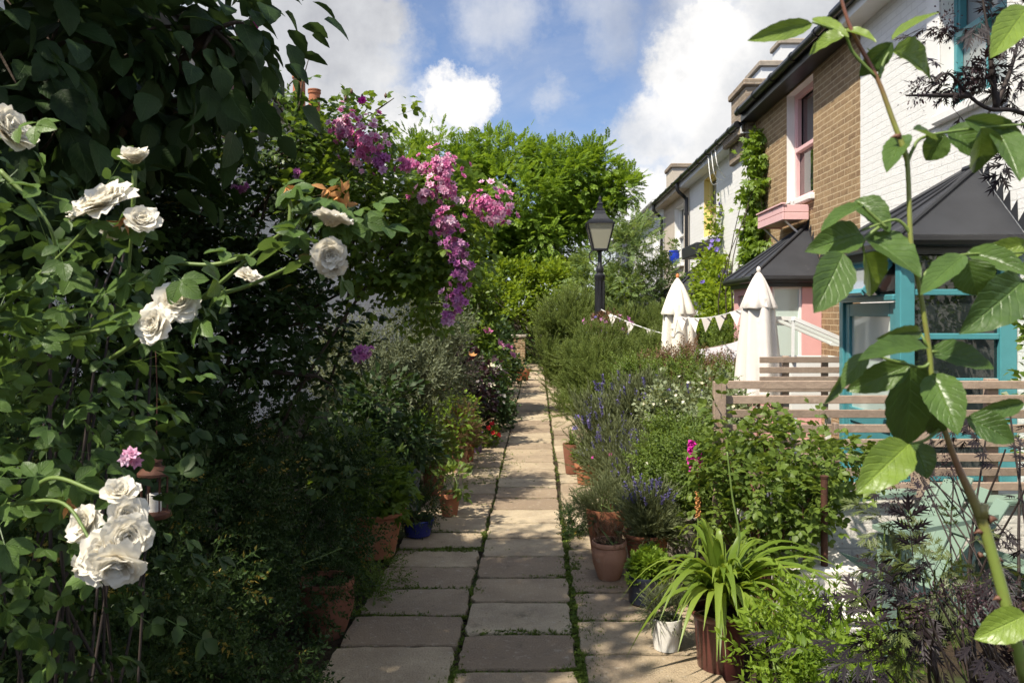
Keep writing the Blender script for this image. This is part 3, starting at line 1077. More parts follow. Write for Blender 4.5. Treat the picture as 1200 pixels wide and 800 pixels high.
def bayroof(t, XF, sg, Xc, yn, yf, ze, za, mat, inset=.56, o=.10, flash=True, gmat='black_paint'):
    A, B = (XF, yn + inset, za), (XF, yf - inset, za)
    c1, c2 = (Xc - sg * o, yn - o, ze), (Xc - sg * o, yf + o, ze)
    w1, w2 = (XF, yn - o, ze), (XF, yf + o, ze)
    g = Geo()
    slab_poly(g, [w1, A, c1], .04)
    slab_poly(g, [c1, A, B, c2], .04)
    slab_poly(g, [c2, B, w2], .04)
    for a, b2 in ((c1, A), (c2, B)):
        tube(g, [np.array(a) + (0, 0, .01), np.array(b2) + (0, 0, .015)], .022, 8)
    tube(g, [np.array(A) + (-sg * .02, 0, .01), np.array(B) + (-sg * .02, 0, .01)], .03, 8)
    # standing seams on the long slope
    for k in (.35, .65):
        p = np.array(c1) * (1 - k) + np.array(c2) * k
        q = np.array(A) * (1 - k) + np.array(B) * k
        tube(g, [p + (0, 0, .012), q + (0, 0, .012)], .012, 6)
    r = g.build('bay_roof', MT[mat], t, 30)
    if flash:
        g = Geo()
        n = 7
        xx = XF - sg * .006
        pts = []
        for i in range(n):
            k0, k1 = i / n, (i + 1) / n
            y0_, z0_ = A[1] + (w1[1] - A[1]) * k0, A[2] + (w1[2] - A[2]) * k0
            y1_, z1_ = A[1] + (w1[1] - A[1]) * k1, A[2] + (w1[2] - A[2]) * k1
            V = [(xx, y0_, z0_ + .02), (xx, y1_, z1_ + .02), (xx, y1_ + .01, z0_ + .10)]
            slab_poly(g, V, .005)
        g.build('flashing', MT['lead'], r)
    g = Geo()
    for a, b2 in ((w1, c1), (c1, c2), (c2, w2)):
        a, b2 = np.array(a) + (0, 0, -.035), np.array(b2) + (0, 0, -.035)
        tube(g, [a, b2], .045, 8)
    span(g, (Xc - sg * .04, yn - .04, ze - .13), (XF - sg * .004, yn - .012, ze - .03))
    span(g, (Xc - sg * .04, yn - .010, ze - .13), (Xc - sg * .012, yf + .04, ze - .03))
    g.build('bay_gutter', MT[gmat], t, 40)


XR = 3.55
# --- near house: white painted brick, teal bay
hA = house('terraced_house', 'white painted brick house with teal windows and teal glazed bay', XR, 1, 3.2, 8.92, 5.02, [(6.13, 7.13, 3.45, 4.8), (4.0, 5.0, 3.45, 4.75)], 'white_brick', 'white_paint', fascia='white_paint')
f = sash(hA, XR, 1, 6.13, 7.13, 3.45, 4.8, 'teal_paint', 'glass_curtain', .5, 'white_paint', bars=1)
sash(hA, XR, 1, 4.0, 5.0, 3.45, 4.75, 'teal_paint', 'glass_curtain')
g = Geo()
span(g, (XR - .02, 7.135, 3.36), (XR - .002, 7.36, 4.82), .004)
span(g, (XR - .02, 6.06, 4.805), (XR - .002, 7.36, 4.9), .004)
g.build('window_surround', MT['white_paint'], hA)
YN, YF, XC = 5.99, 7.26, 2.72
g = Geo()           # teal timber frame of the bay
for x0, x1 in ((XC - .04, XC + .07), (XR - .13, XR - .003)):
    span(g, (x0, YN, 0), (x1, YN + .09, 2.16), .006)
for zc, hh_ in ((2.19, .09), (1.862, .045), (1.535, .045), (1.20, .05), (.80, .07), (.50, .07)):
    span(g, (XC + .07, YN + .012, zc - hh_ / 2), (XR - .13, YN + .075, zc + hh_ / 2), .005)
span(g, (XC + .072, YN + .02, 0), (XR - .132, YN + .06, .465))
span(g, (XC - .02, YF - .09, 0), (XC + .07, YF, 2.16), .006)
span(g, (XC - .02, YN + .095, 2.10), (XC + .07, YF - .095, 2.16), .006)
span(g, (XC - .055, YN + .095, 1.80), (XC + .07, YF - .095, 1.85), .008)
span(g, (XC - .02, YN + .095, .0), (XC + .07, YN + .17, 1.795), .006)
g.build('bay_frame', MT['teal_paint'], hA)
g = Geo()
zs = [(2.145, 1.885), (1.84, 1.558), (1.512, 1.225), (1.175, .835), (.765, .535)]
for zt, zb_ in zs:
    poly(g, [(XC + .065, YN + .045, zb_), (XR - .125, YN + .045, zb_), (XR - .125, YN + .045, zt), (XC + .065, YN + .045, zt)])
poly(g, [(XC + .03, YN + .09, 1.85), (XC + .03, YF - .09, 1.85), (XC + .03, YF - .09, 2.1), (XC + .03, YN + .09, 2.1)])
g.build('bay_pane', MT['glass'], hA)
g = Geo()           # door in the side of the bay
ya, yb = YN + .18, YF - .10
for y0_, y1_ in ((ya, ya + .09), (yb - .09, yb)):
    span(g, (XC + .0, y0_, .05), (XC + .045, y1_, 1.79), .005)
for z0_, z1_ in ((.05, .25), (.78, .90), (1.68, 1.79)):
    span(g, (XC + .0, ya + .092, z0_), (XC + .045, yb - .092, z1_), .005)
span(g, (XC + .015, ya + .09, .25), (XC + .03, yb - .09, .78))
dr = g.build('door', MT['teal_paint'], hA)
g = Geo()
poly(g, [(XC + .022, ya + .085, .89), (XC + .022, yb - .085, .89), (XC + .022, yb - .085, 1.69), (XC + .022, ya + .085, 1.69)])
g.build('door_pane', MT['glass_blind'], dr)
g = Geo()
tube(g, [(XC - .05, ya + .05, .95), (XC - .05, ya + .16, .95)], .012, 8)
tube(g, [(XC - .05, ya + .05, .95), (XC + .005, ya + .05, .95)], .009, 8)
g.build('handle', MT['brass'], dr)
# open top-hung vent above the door
g = Geo()
p0, p1 = np.array([XC - .03, YN + .2, 2.09]), np.array([XC - .03, YF - .15, 2.09])
dn = np.array([-.20, 0, -.22])
for a, b2 in ((p0, p1), (p0 + dn, p1 + dn), (p0, p0 + dn), (p1, p1 + dn)):
    bar(g, a, b2, .045, .03, (.74, 0, -.67) if abs((b2 - a)[1]) > .1 else (0, 1, 0))
vt = g.build('vent_window', MT['teal_paint'], hA)
g = Geo()
poly(g, [p0, p1, p1 + dn, p0 + dn])
g.build('pane', MT['glass_curtain'], vt)
bayroof(hA, XR, 1, XC, YN, YF, 2.27, 2.88, 'lead')
g = Geo()           # white overflow pipe
q = P(1190, 281, 5.93)
tube(g, catmull([q + (.5, 0, .0), q + (.06, 0, 0), q + (0, 0, -.01), q + (0, 0, -.10)], 5), .027, 10)
g.build('overflow_pipe', MT['white_paint'], hA, 50)

# --- brick house with pink bay
hB = house('terraced_house', 'yellow stock brick house with a pink sash window, pink flower box and pink bay', XR, 1, 8.92, 13.2, 5.0, [(10.44, 11.55, 3.26, 4.80)], 'stock_brick', 'white_paint')
sash(hB, XR, 1, 10.44, 11.55, 3.26, 4.80, 'pink_paint', 'glass', .48, 'white_paint', bars=0, fw=.07)
g = Geo()
q0, q1 = 10.55, 11.75
for z in (2.93, 3.03):
    span(g, (XR - .36, q0, z), (XR - .335, q1, z + .094), .004)
    span(g, (XR - .333, q0, z), (XR - .02, q0 + .025, z + .094), .004)
    span(g, (XR - .333, q1 - .025, z), (XR - .02, q1, z + .094), .004)
span(g, (XR - .33, q0 + .03, 2.95), (XR - .02, q1 - .03, 2.97))
span(g, (XR - .38, q0 - .02, 3.128), (XR - .32, q1 + .02, 3.15), .004)
fb = g.build('flower_box', MT['pink_paint'], hB)
for y in (q0 + .1, q1 - .1):
    g = Geo()
    bar(g, (XR - .30, y, 2.925), (XR - .01, y, 2.66), .022, .022)
    g.build('bracket', MT['white_paint'], fb)
YN, YF, XC = 10.13, 11.4, 2.76
g = Geo()
op = [(905, 940, 335, 433)]
xa, xb = (905 - 630) * YN / F, (940 - 630) * YN / F
za, zb_ = H - (433 - 368) * YN / F, H - (335 - 368) * YN / F
for (x0, x1, z0_, z1_) in ((XC, xa, 0, 2.12), (xb, XR - .003, 0, 2.12), (xa, xb, 0, za), (xa, xb, zb_, 2.12)):
    span(g, (x0, YN, z0_), (x1, YN + .08, z1_))
for (y0_, y1_, z0_, z1_) in ((YN + .082, YN + .2, 0, 2.12), (YF - .2, YF, 0, 2.12), (YN + .2, YF - .2, 0, .9), (YN + .2, YF - .2, 1.95, 2.12)):
    span(g, (XC, y0_, z0_), (XC + .08, y1_, z1_))
g.build('bay_wall', MT['pink_wall'], hB)
g = Geo()
for x in (xa, xb - .035):
    span(g, (x, YN + .02, za), (x + .035, YN + .06, zb_), .003)
for z, hz in ((za, .04), (zb_ - .04, .04), (1.7 - 9 * YN / F, .045)):
    span(g, (xa + .036, YN + .018, z), (xb - .036, YN + .062, z + hz), .003)
bw = g.build('bay_window', MT['white_paint'], hB)
g = Geo()
poly(g, [(xa, YN + .042, za), (xb, YN + .042, za), (xb, YN + .042, zb_), (xa, YN + .042, zb_)])
poly(g, [(XC + .04, YN + .2, .9), (XC + .04, YF - .2, .9), (XC + .04, YF - .2, 1.95), (XC + .04, YN + .2, 1.95)])
g.build('pane', MT['glass_blind'], bw)
bayroof(hB, XR, 1, XC, YN, YF, 2.17, 2.86, 'lead')

# --- white house with yellow window
hC = house('terraced_house', 'white house with a pale yellow window frame behind climbing clematis', XR, 1, 13.2, 18.95, 4.82, [(16.1, 17.3, 3.30, 4.55)], 'render_white', 'yellow_paint', fascia='render_grey')
sash(hC, XR, 1, 16.1, 17.3, 3.30, 4.55, 'yellow_paint', 'glass_curtain', .5, 'white_paint')
g = Geo()
span(g, (XR - .10, 13.22, 0), (XR - .003, 14.35, 4.30))
g.build('pier', MT['render_white'], hC)
g = Geo()
span(g, (XR - .16, 13.22, 4.303), (XR - .003, 14.35, 4.92), .02)
span(g, (XR - .28, 13.215, 4.60), (XR - .163, 14.36, 4.84), .03)
g.build('corbel', MT['dirty_brick'], hC)
g = Geo()
span(g, (XR - .42, 16.0, 2.88), (XR - .01, 17.6, 3.12), .01)
g.build('flower_box', MT['lead'], hC)
bayroof(hC, XR, 1, 2.76, 16.2, 17.5, 2.12, 2.85, 'lead', flash=False)
g = Geo()
span(g, (2.76, 16.2, 0), (XR - .003, 17.5, 2.08))
g.build('bay_wall', MT['render_grey'], hC)
g = Geo()
for k in range(3):
    pts3 = [(XR - .3, 14.9 + k * .3, 4.8), (XR - .26, 14.8 + k * .28, 4.4 - .1 * k), (XR - .02, 15.2 + k * .3, 4.25)]
    tube(g, catmull(pts3, 6), .008, 5)
g.build('cable', MT['white_paint'], hC)

# --- beige house
hD = house('terraced_house', 'beige rendered house with a blue pot on its window sill', XR, 1, 18.95, 22.8, 4.82, [(19.7, 21.0, 2.95, 4.42)], 'render_beige', 'white_paint', fascia='render_beige')
sash(hD, XR, 1, 19.7, 21.0, 2.95, 4.42, 'white_paint', 'glass_curtain', .5, 'white_paint')
# --- far pale house
hE = house('terraced_house', 'pale grey rendered house farthest down the terrace', XR, 1, 22.8, 37, 4.92, [(23.7, 24.8, 3.1, 4.25), (26.9, 27.8, 3.3, 4.0), (31, 32, 3.1, 4.2)], 'render_grey', 'white_paint', gut='render_grey', fascia='render_grey')
for a, b2, c, d in ((23.7, 24.8, 3.1, 4.25), (26.9, 27.8, 3.3, 4.0), (31, 32, 3.1, 4.2)):
    sash(hE, XR, 1, a, b2, c, d, 'white_paint', 'glass_curtain')
bayroof(hE, XR, 1, 2.8, 22.9, 24.4, 2.0, 2.6, 'slate', flash=False)
g = Geo()
span(g, (2.8, 22.95, 0), (XR - .003, 24.4, 1.96))
g.build('bay_wall', MT['render_grey'], hE)
# downpipes
for t, y, ze in ((hD, 22.7, 4.8), (hC, 18.9, 4.8)):
    g = Geo()
    tube(g, catmull([(XR - .3, y, ze - .05), (XR - .28, y, ze - .22), (XR - .09, y, ze - .42), (XR - .08, y, ze - .6), (XR - .08, y, 2), (XR - .08, y, 0)], 5), .042, 8)
    for z in (1.2, 2.6, 4.0):
        tube(g, [(XR - .08, y, z), (XR - .08, y, z + .06)], .055, 8)
    g.build('downpipe', MT['black_paint'], t, 40)


def stack(t, c, size, z0, z1, mat, capmat, pots=0, potmat='terracotta', ph=.55, pr=.13, gap=.42):
    g = Geo()
    span(g, (c[0] - size[0] / 2, c[1] - size[1] / 2, z0), (c[0] + size[0] / 2, c[1] + size[1] / 2, z1))
    span(g, (c[0] - size[0] / 2 - .05, c[1] - size[1] / 2 - .05, z1 + .002), (c[0] + size[0] / 2 + .05, c[1] + size[1] / 2 + .05, z1 + .12), .02, m=1)
    s = g.build('chimney', [MT[mat], MT[capmat]], t)
    for i in range(pots):
        g = Geo()
        y = c[1] + (i - (pots - 1) / 2) * gap
        z = z1 + .12
        lathe(g, [(pr * 1.1, z), (pr * 1.1, z + .05), (pr, z + .06), (pr * .94, z + ph - .10), (pr * 1.08, z + ph - .09), (pr * 1.1, z + ph - .05), (pr * 1.0, z + ph - .04), (pr * 1.12, z + ph - .02), (pr * 1.1, z + ph), (pr * .8, z + ph), (pr * .78, z + .1)], (c[0], y, 0), 20)
        g.build('chimney_pot', MT[potmat], s, 40)


stack(hC, (3.78, 13.75, 0), (.75, 1.0), 4.6, 5.42, 'dirty_brick', 'dirty_brick')
stack(hB, (4.75, 16.1, 0), (.9, 1.0), 5.0, 6.45, 'render_grey', 'stone')
stack(hB, (5.35, 16.4 + .9, 0), (.5, .6), 5.5, 7.35, 'render_grey', 'stone')
stack(hD, (4.05, 22.8, 0), (.7, 1.0), 4.8, 5.72, 'render_beige', 'dirty_brick')

# --- houses on the left
XL = -4.4
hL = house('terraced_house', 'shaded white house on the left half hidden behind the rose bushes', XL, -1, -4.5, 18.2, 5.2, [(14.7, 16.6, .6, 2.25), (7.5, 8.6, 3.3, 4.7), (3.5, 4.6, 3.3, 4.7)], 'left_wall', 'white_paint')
sash(hL, XL, -1, 14.7, 16.6, .6, 2.25, 'white_paint', 'glass_curtain', .5, bars=3)
sash(hL, XL, -1, 7.5, 8.6, 3.3, 4.7, 'white_paint', 'glass')
sash(hL, XL, -1, 3.5, 4.6, 3.3, 4.7, 'white_paint', 'glass')
cx, cy_ = -4.95, 17.4
stack(hL, (cx, cy_, 0), (.5, 1.8), 5.0, 5.75, 'left_wall', 'stone', 2, 'terracotta', .80, .13, 1.15)
g = Geo()
q = P(312, 101, 16.5)
tube(g, [q + (-.45, 0, 0), q + (.35, 0, 0)], .008, 5)
for k in range(9):
    x = -.4 + k * .085
    tube(g, [q + (x, -.02, -.07), q + (x, .02, .05)], .005, 4)
tube(g, [q + (-.42, 0, -2.0), q + (-.42, 0, .05)], .014, 6)
g.build('aerial', MT['black_iron'], hL)
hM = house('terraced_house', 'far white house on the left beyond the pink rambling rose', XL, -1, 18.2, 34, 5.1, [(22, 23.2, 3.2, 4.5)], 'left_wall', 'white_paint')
sash(hM, XL, -1, 22, 23.2, 3.2, 4.5, 'white_paint', 'glass')
stack(hM, (-4.6, 26, 0), (.5, 1.1), 4.9, 6.5, 'left_wall', 'stone')
# ------------------------------------------------------------------ street furniture
LX, LY = .945, 12.3
t = thing('lamp_post', 'black Victorian lamp post with a glazed lantern rising above the rosemary', 'lamp post', (LX, LY, 0))
g = Geo()
lathe(g, [(.11, 0), (.11, .5), (.085, .56), (.075, .6), (.07, 1.9), (.066, 2.2), (.085, 2.24), (.085, 2.29), (.05, 2.32), (.06, 2.36), (.06, 2.40), (.032, 2.44), (.030, 2.64), (.06, 2.655), (.06, 2.67)], (LX, LY, 0), 16)
for k in range(8):
    a = k * math.pi / 4
    tube(g, [(LX + .07 * math.cos(a), LY + .07 * math.sin(a), .6), (LX + .064 * math.cos(a), LY + .064 * math.sin(a), 2.2)], .014, 6)
g.build('post', MT['black_iron'], t, 40)
g = Geo()
bar(g, (LX - .24, LY, 2.46), (LX + .24, LY, 2.46), .018, .018)
g.build('ladder_bar', MT['black_iron'], t) if False else None
hw0, hw1, z0, z1 = .105, .20, 2.675, 3.07
for s in (-1, 1):
    g = Geo()
    tube(g, catmull([(LX + s * .035, LY, 2.42), (LX + s * .13, LY, 2.50), (LX + s * .16, LY, 2.60), (LX + s * .11, LY, 2.67)], 6), .009, 6)
    g.build('scroll_bracket', MT['black_iron'], t, 60)
g = Geo()
cs = [(-1, -1), (1, -1), (1, 1), (-1, 1)]
for i in range(4):
    a, b2 = cs[i], cs[(i + 1) % 4]
    bar(g, (LX + a[0] * hw0, LY + a[1] * hw0, z0), (LX + a[0] * hw1, LY + a[1] * hw1, z1), .020, .020, (1, 0.3, 0))
    for hw, z in ((hw0, z0), (hw1, z1)):
        bar(g, (LX + a[0] * hw, LY + a[1] * hw, z), (LX + b2[0] * hw, LY + b2[1] * hw, z), .024, .024)
lat = g.build('lantern', MT['black_iron'], t)
g = Geo()
prof = [(hw1 * 1.32, z1 + .012), (hw1 * 1.30, z1 + .035), (.19, z1 + .06), (.12, z1 + .14), (.095, z1 + .20), (.10, z1 + .215), (.055, z1 + .235), (.055, z1 + .29), (.07, z1 + .30), (.03, z1 + .33), (.022, z1 + .36), (.03, z1 + .38), (.0, z1 + .43)]
lathe(g, prof, (0, 0, 0), 4)
R = np.array(Euler((0, 0, math.pi / 4)).to_matrix())
g.v[0] = g.v[0] @ R.T + np.array([LX, LY, 0])
g.build('lantern_cap', MT['black_iron'], lat)
m, nt3, out = new_mat('frosted_lantern_glass')
b = N(nt3, 'ShaderNodeBsdfPrincipled', inp={'Base Color': (.62, .60, .47, 1), 'Roughness': .15, 'Specular IOR Level': .5})
tl = N(nt3, 'ShaderNodeBsdfTranslucent', inp={'Color': (.70, .68, .52, 1)})
mx = N(nt3, 'ShaderNodeMixShader', inp={0: .5})
nt3.links.new(b.outputs[0], mx.inputs[1])
nt3.links.new(tl.outputs[0], mx.inputs[2])
nt3.links.new(mx.outputs[0], out.inputs[0])
for i in range(4):
    a, b2 = cs[i], cs[(i + 1) % 4]
    g = Geo()
    poly(g, [(LX + a[0] * hw0 * .97, LY + a[1] * hw0 * .97, z0), (LX + b2[0] * hw0 * .97, LY + b2[1] * hw0 * .97, z0), (LX + b2[0] * hw1 * .97, LY + b2[1] * hw1 * .97, z1), (LX + a[0] * hw1 * .97, LY + a[1] * hw1 * .97, z1)])
    g.build('pane', m, lat)


def pleated(g, rows, c, npl=8, seg=160, ph=0.0):
    """folded cloth: rows of (radius, z, pleat depth)"""
    a = np.linspace(0, 2 * math.pi, seg, endpoint=False)
    V = []
    for i, (r, z, d) in enumerate(rows):
        k = r * (1 - d * (.5 + .5 * np.cos(npl * a + ph + .9 * np.sin(2 * a + i * .08) + .5 * np.sin(5 * a + ph * 3))) ** 1.5 * (.75 + .5 * np.sin(3 * a + ph * 5)) + d * .35 * np.sin(2.1 * npl * a * 0 + 3 * a + ph))
        V.append(np.c_[c[0] + k * np.cos(a), c[1] + k * np.sin(a), np.full(seg, z) + .012 * np.sin(npl * a + ph) * d])
    V = np.concatenate(V)
    fs = [(i * seg + j, i * seg + (j + 1) % seg, (i + 1) * seg + (j + 1) % seg, (i + 1) * seg + j) for i in range(len(rows) - 1) for j in range(seg)]
    g.add(V, fs)


def parasol(label, px, ytop, ybot, Y, mat, wt, wb, finial, ph):
    c = P(px, ytop, Y)
    zt, zb = c[2], P(px, ybot, Y)[2]
    k = Y / F
    t = thing('parasol', label, 'parasol', (c[0], c[1], 0))
    g = Geo()
    tube(g, [(c[0], c[1], 0), (c[0], c[1], zt - .02)], .019, 10)
    g.build('pole', MT['wood_pole'], t, 60)
    g = Geo()
    rt, rb = wt / 2 * k, wb / 2 * k
    zt2 = zt - 42 * k
    rows = []
    for i in range(15):
        s = i / 14
        z = zt2 + 10 * k + (zb - zt2 - 10 * k) * s
        rows.append((rt * .74 + (rb * 1.08 - rt * .74) * s ** .8, z, .26 + .20 * s))
    pleated(g, rows, c, 7, 160, ph)
    cn = g.build('canopy', MT[mat], t, 60)
    g = Geo()
    rows = [(.008, zt, 0), (.03, zt - 3 * k, .02), (rt * .32, zt - 9 * k, .08), (rt * .55, zt - 20 * k, .10), (rt * .76, zt - 32 * k, .14), (rt * .94, zt2, .20), (rt * .91, zt2 - 1.5 * k, .22)]
    pleated(g, rows, c, 8, 128, ph + .7)
    g.build('top_tier', MT[mat], cn, 50)
    g = Geo()
    pleated(g, [(rt * .66, zt2 - 12 * k, .2), (rt * .69, zt2 - 15 * k, .2), (rt * .70, zt2 - 18 * k, .2)], c, 9, 96, ph)
    g.build('tie_strap', MT[mat], cn, 50)
    g = Geo()
    lathe(g, [(.016, zt - .005), (.022, zt + .012), (.020, zt + .032), (.010, zt + .045), (0, zt + .05)], (c[0], c[1], 0), 12)
    g.build('finial', MT[finial], t, 60)
    g = Geo()
    lathe(g, [(.22, 0), (.22, .05), (.08, .09), (.03, .1), (.03, .3), (.0, .3)], (c[0], c[1], .002), 20)
    g.build('base', MT['stone'], t, 40)
    return c


pB = parasol('off-white closed parasol in front of the pink bay', 889, 318, 462, 7.9, 'canvas', 47, 52, 'canvas', 0.4)
pA = parasol('cream closed parasol with an orange finial below the blue pot window', 794, 325, 418, 10.2, 'canvas_cream', 44, 42, 'orange', 1.7)


def fence(label, Y, xs, rows, hh, posts, zb, back=.03):
    x0, x1 = xs
    t = thing('slatted_fence', label, 'fence', ((x0 + x1) / 2, Y, zb))
    k = Y / F
    for y in rows:
        z = H - (y - 368) * k
        g = Geo()
        box(g, ((x0 + x1) / 2, Y + random.uniform(-.003, .003), z - hh * k / 2), (x1 - x0, .022, hh * k), (0, random.uniform(-.003, .003), 0), .003, r=random.random())
        g.build('slat', MT['wood_grey'], t)
    for (px, w, front, yt, yb) in posts:
        x = (px - 630) * k
        g = Geo()
        span(g, (x - w * k / 2, Y + (-.06 if front else .013), H - (yb - 368) * k), (x + w * k / 2, Y + (-.013 if front else .06), H - (yt - 368) * k), .004, r=random.random())
        g.build('post', MT['wood_grey'], t)
    return t


fence('weathered horizontal slat fence standing on the white garden wall', 4.8, (1.075, 3.35), (446, 463, 480, 497, 514, 531, 548, 565), 9.5, ((841.5, 14.5, True, 446, 760), (976, 5, True, 494, 508), (1075, 19, True, 500, 581), (1165, 14, False, 444, 581)), .62)
fence('small grey slat fence beside the white cold frame', 7.3, (2.0, 2.88), (418, 430, 441, 452, 463), 7, ((922, 7, False, 417, 480), (968, 7, False, 417, 480), (996, 7, False, 417, 480)), 0)

# cold frame
t = thing('cold_frame', 'white timber cold frame with its glass lid propped open', 'cold frame', (2.75, 7.9, 0))
g = Geo()
a0, a1 = P(905, 432, 8.1), P(1001, 432, 7.55)
zt = P(990, 412, 7.6)[2]
x0, x1, y0, y1 = 2.38, 2.98, 7.62, 8.25
zl, zh = 1.28, 1.44
for (lo, hi) in (((x0, y0, .75), (x1, y0 + .03, zl)), ((x0, y1 - .03, .75), (x1, y1, zl)), ((x0, y0 + .032, .75), (x0 + .03, y1 - .032, zl)), ((x1 - .03, y0 + .032, .75), (x1, y1 - .032, zl))):
    span(g, lo, hi, .004)
g.build('box', MT['white_paint'], t)
for (x, y) in ((x0 + .04, y0 + .04), (x1 - .04, y0 + .04), (x0 + .04, y1 - .04), (x1 - .04, y1 - .04)):
    g = Geo()
    span(g, (x - .025, y - .025, 0), (x + .025, y + .025, .748), .003)
    g.build('leg', MT['white_paint'], t)
A, B = np.array([x1 + .02, y0 - .02, 1.40]), np.array([x1 + .02, y1 + .02, 1.40])
C_, D_ = np.array([x0 + .02, y0 - .02, 1.66]), np.array([x0 + .02, y1 + .02, 1.66])
g = Geo()
for p, q in ((A, B), (C_, D_), (A, C_), (B, D_), ((A + B) / 2, (C_ + D_) / 2)):
    bar(g, p, q, .05, .035)
ld = g.build('lid', MT['white_paint'], t)
g = Geo()
m, nt3, out = new_mat('clear_sheet_glass')
b = N(nt3, 'ShaderNodeBsdfGlossy', inp={'Roughness': .05})
tr = N(nt3, 'ShaderNodeBsdfTransparent', inp={'Color': (.88, .93, .9, 1)})
mx = N(nt3, 'ShaderNodeMixShader', inp={0: .14})
nt3.links.new(tr.outputs[0], mx.inputs[1])
nt3.links.new(b.outputs[0], mx.inputs[2])
nt3.links.new(mx.outputs[0], out.inputs[0])
poly(g, [A, B, D_, C_])
g.build('pane', m, ld)
g = Geo()
bar(g, (x0 + .015, y0 - .01, 1.25), C_ + (0, .01, 0), .028, .022)
g.build('prop', MT['white_paint'], t)

# bunting from lamp to parasols
t = thing('bunting', 'string of white triangular bunting strung from the lamp post past the parasols', 'bunting', (LX, LY, 2.0))
a = np.array([LX, LY - .02, 1.78])
b2 = P(790, 394, 10.0)
c2 = P(868, 362, 8.5)
def sag(p, q, s, n=16):
    u = np.linspace(0, 1, n)[:, None]
    return p + (q - p) * u - np.array([0, 0, 1]) * s * 4 * u * (1 - u)
line = np.vstack([sag(a, b2, .04), sag(b2 + (0, 0, .25), c2, .06)[1:]])
line[16:, 2] -= 0
g = Geo()
tube(g, line, .006, 5)
g.build('string', MT['white_paint'], t)
for i in (3, 7, 11, 17, 20, 23, 26, 29):
    p, q = line[i], line[min(i + 1, len(line) - 1)]
    d = (q - p) / np.linalg.norm(q - p) + np.array([.9, 0, 0])
    d /= np.linalg.norm(d)
    w, h_ = .07, .165
    tw = np.array([random.uniform(-.03, .03), random.uniform(-.06, .06), -h_])
    g = Geo()
    slab_poly(g, [p - d * w, p + d * w, p + tw], .003)
    g.build('flag', MT['canvas'], t)

# low white wall and steps
t = thing('garden_wall', 'low white limewashed brick wall below the slat fence', 'wall', (2.2, 5.0, 0))
g = Geo()
span(g, (1.25, 4.86, 0), (3.5, 5.09, .56), .01)
g.build('wall', MT['wall_white'], t)
g = Geo()
span(g, (1.22, 4.82, .563), (3.52, 5.12, .615), .015)
g.build('coping', MT['wall_white'], t)
g = Geo()
c = P(1094, 626, 4.85)
a = np.linspace(0, 2 * math.pi, 24, endpoint=False)
tube(g, np.c_[c[0] + .066 * np.cos(np.r_[a, 0]), np.full(25, c[1] - .012), c[2] + .066 * np.sin(np.r_[a, 0])], .012, 8)
v = g.build('vent_pipe', MT['sage_paint'], t, 60)
g = Geo()
poly(g, np.c_[c[0] + .062 * np.cos(a), np.full(24, c[1] + .005), c[2] + .062 * np.sin(a)])
g.build('vent_opening', MT['black_iron'], v)
t = thing('brick_pier', 'stepped white brick pier with worn red bricks beside the strap-leaved plant', 'pier', (1.45, 3.95, 0))
g = Geo()
span(g, (1.30, 3.72, 0), (1.56, 4.0, .27), .012)
span(g, (1.26, 4.004, 0), (1.60, 4.5, .40), .012)
g.build('block', MT['wall_white'], t)
g = Geo()
span(g, (1.255, 3.998, .403), (1.605, 4.505, .445), .014)
span(g, (1.293, 3.713, .273), (1.566, 3.994, .312), .014)
g.build('coping', MT['wall_white'], t)


# sage garden chairs
def chair(label, loc, rz, group):
    t = thing('garden_chair', label, 'chair', loc, group)
    R = np.array(Euler((0, 0, rz)).to_matrix())
    L = np.asarray(loc, float)

    def part(nm, fn):
        g = Geo()
        fn(g)
        g.v = [v @ R.T + L for v in g.v]
        return g.build(nm, MT['sage_paint'], t)
    # local: seat faces +x
    for s in (-1, 1):
        part('arm', lambda g: slab_poly(g, [(-.36, s * .25, .655), (-.36, s * .33, .655), (.22, s * .40, .635), (.34, s * .36, .635), (.34, s * .25, .635), (.22, s * .22, .635)][::s], .022))
        part('leg', lambda g: bar(g, (.27, s * .27, 0), (.27, s * .27, .612), .03, .10, (1, 0, 0), bev=.004))
        part('leg', lambda g: bar(g, (-.62, s * .235, .02), (.30, s * .235, .36), .028, .11, bev=.004))
        part('arm_bracket', lambda g: slab_poly(g, [(.255, s * .295, .611), (.255, s * .375, .611), (.255, s * .295, .40)], .025))
    for k in range(6):
        x = .33 - k * .095
        part('seat_slat', lambda g: box(g, (x, 0, .385 - k * .033), (.08, .53, .02), (0, -.35, 0), .004))
    for k in range(5):
        y = (k - 2) * .105
        h_ = .80 - .04 * abs(k - 2)
        part('back_slat', lambda g: bar(g, (-.16, y * .8, .22), (-.48, y * 1.15, h_), .09, .02, (1, 0, .3), bev=.006))
    part('back_rail', lambda g: box(g, (-.335, 0, .55), (.03, .62, .07), (0, -.3, 0), .004))
    part('front_apron', lambda g: box(g, (.30, 0, .33), (.02, .50, .12), None, .004))
    return t


chair('sage green slatted garden chair nearest the brick pier', (1.92, 4.36, 0), math.radians(196), 'sage green garden chairs')
chair('sage green slatted garden chair under the purple elder at the right', (2.80, 4.30, 0), math.radians(186), 'sage green garden chairs')

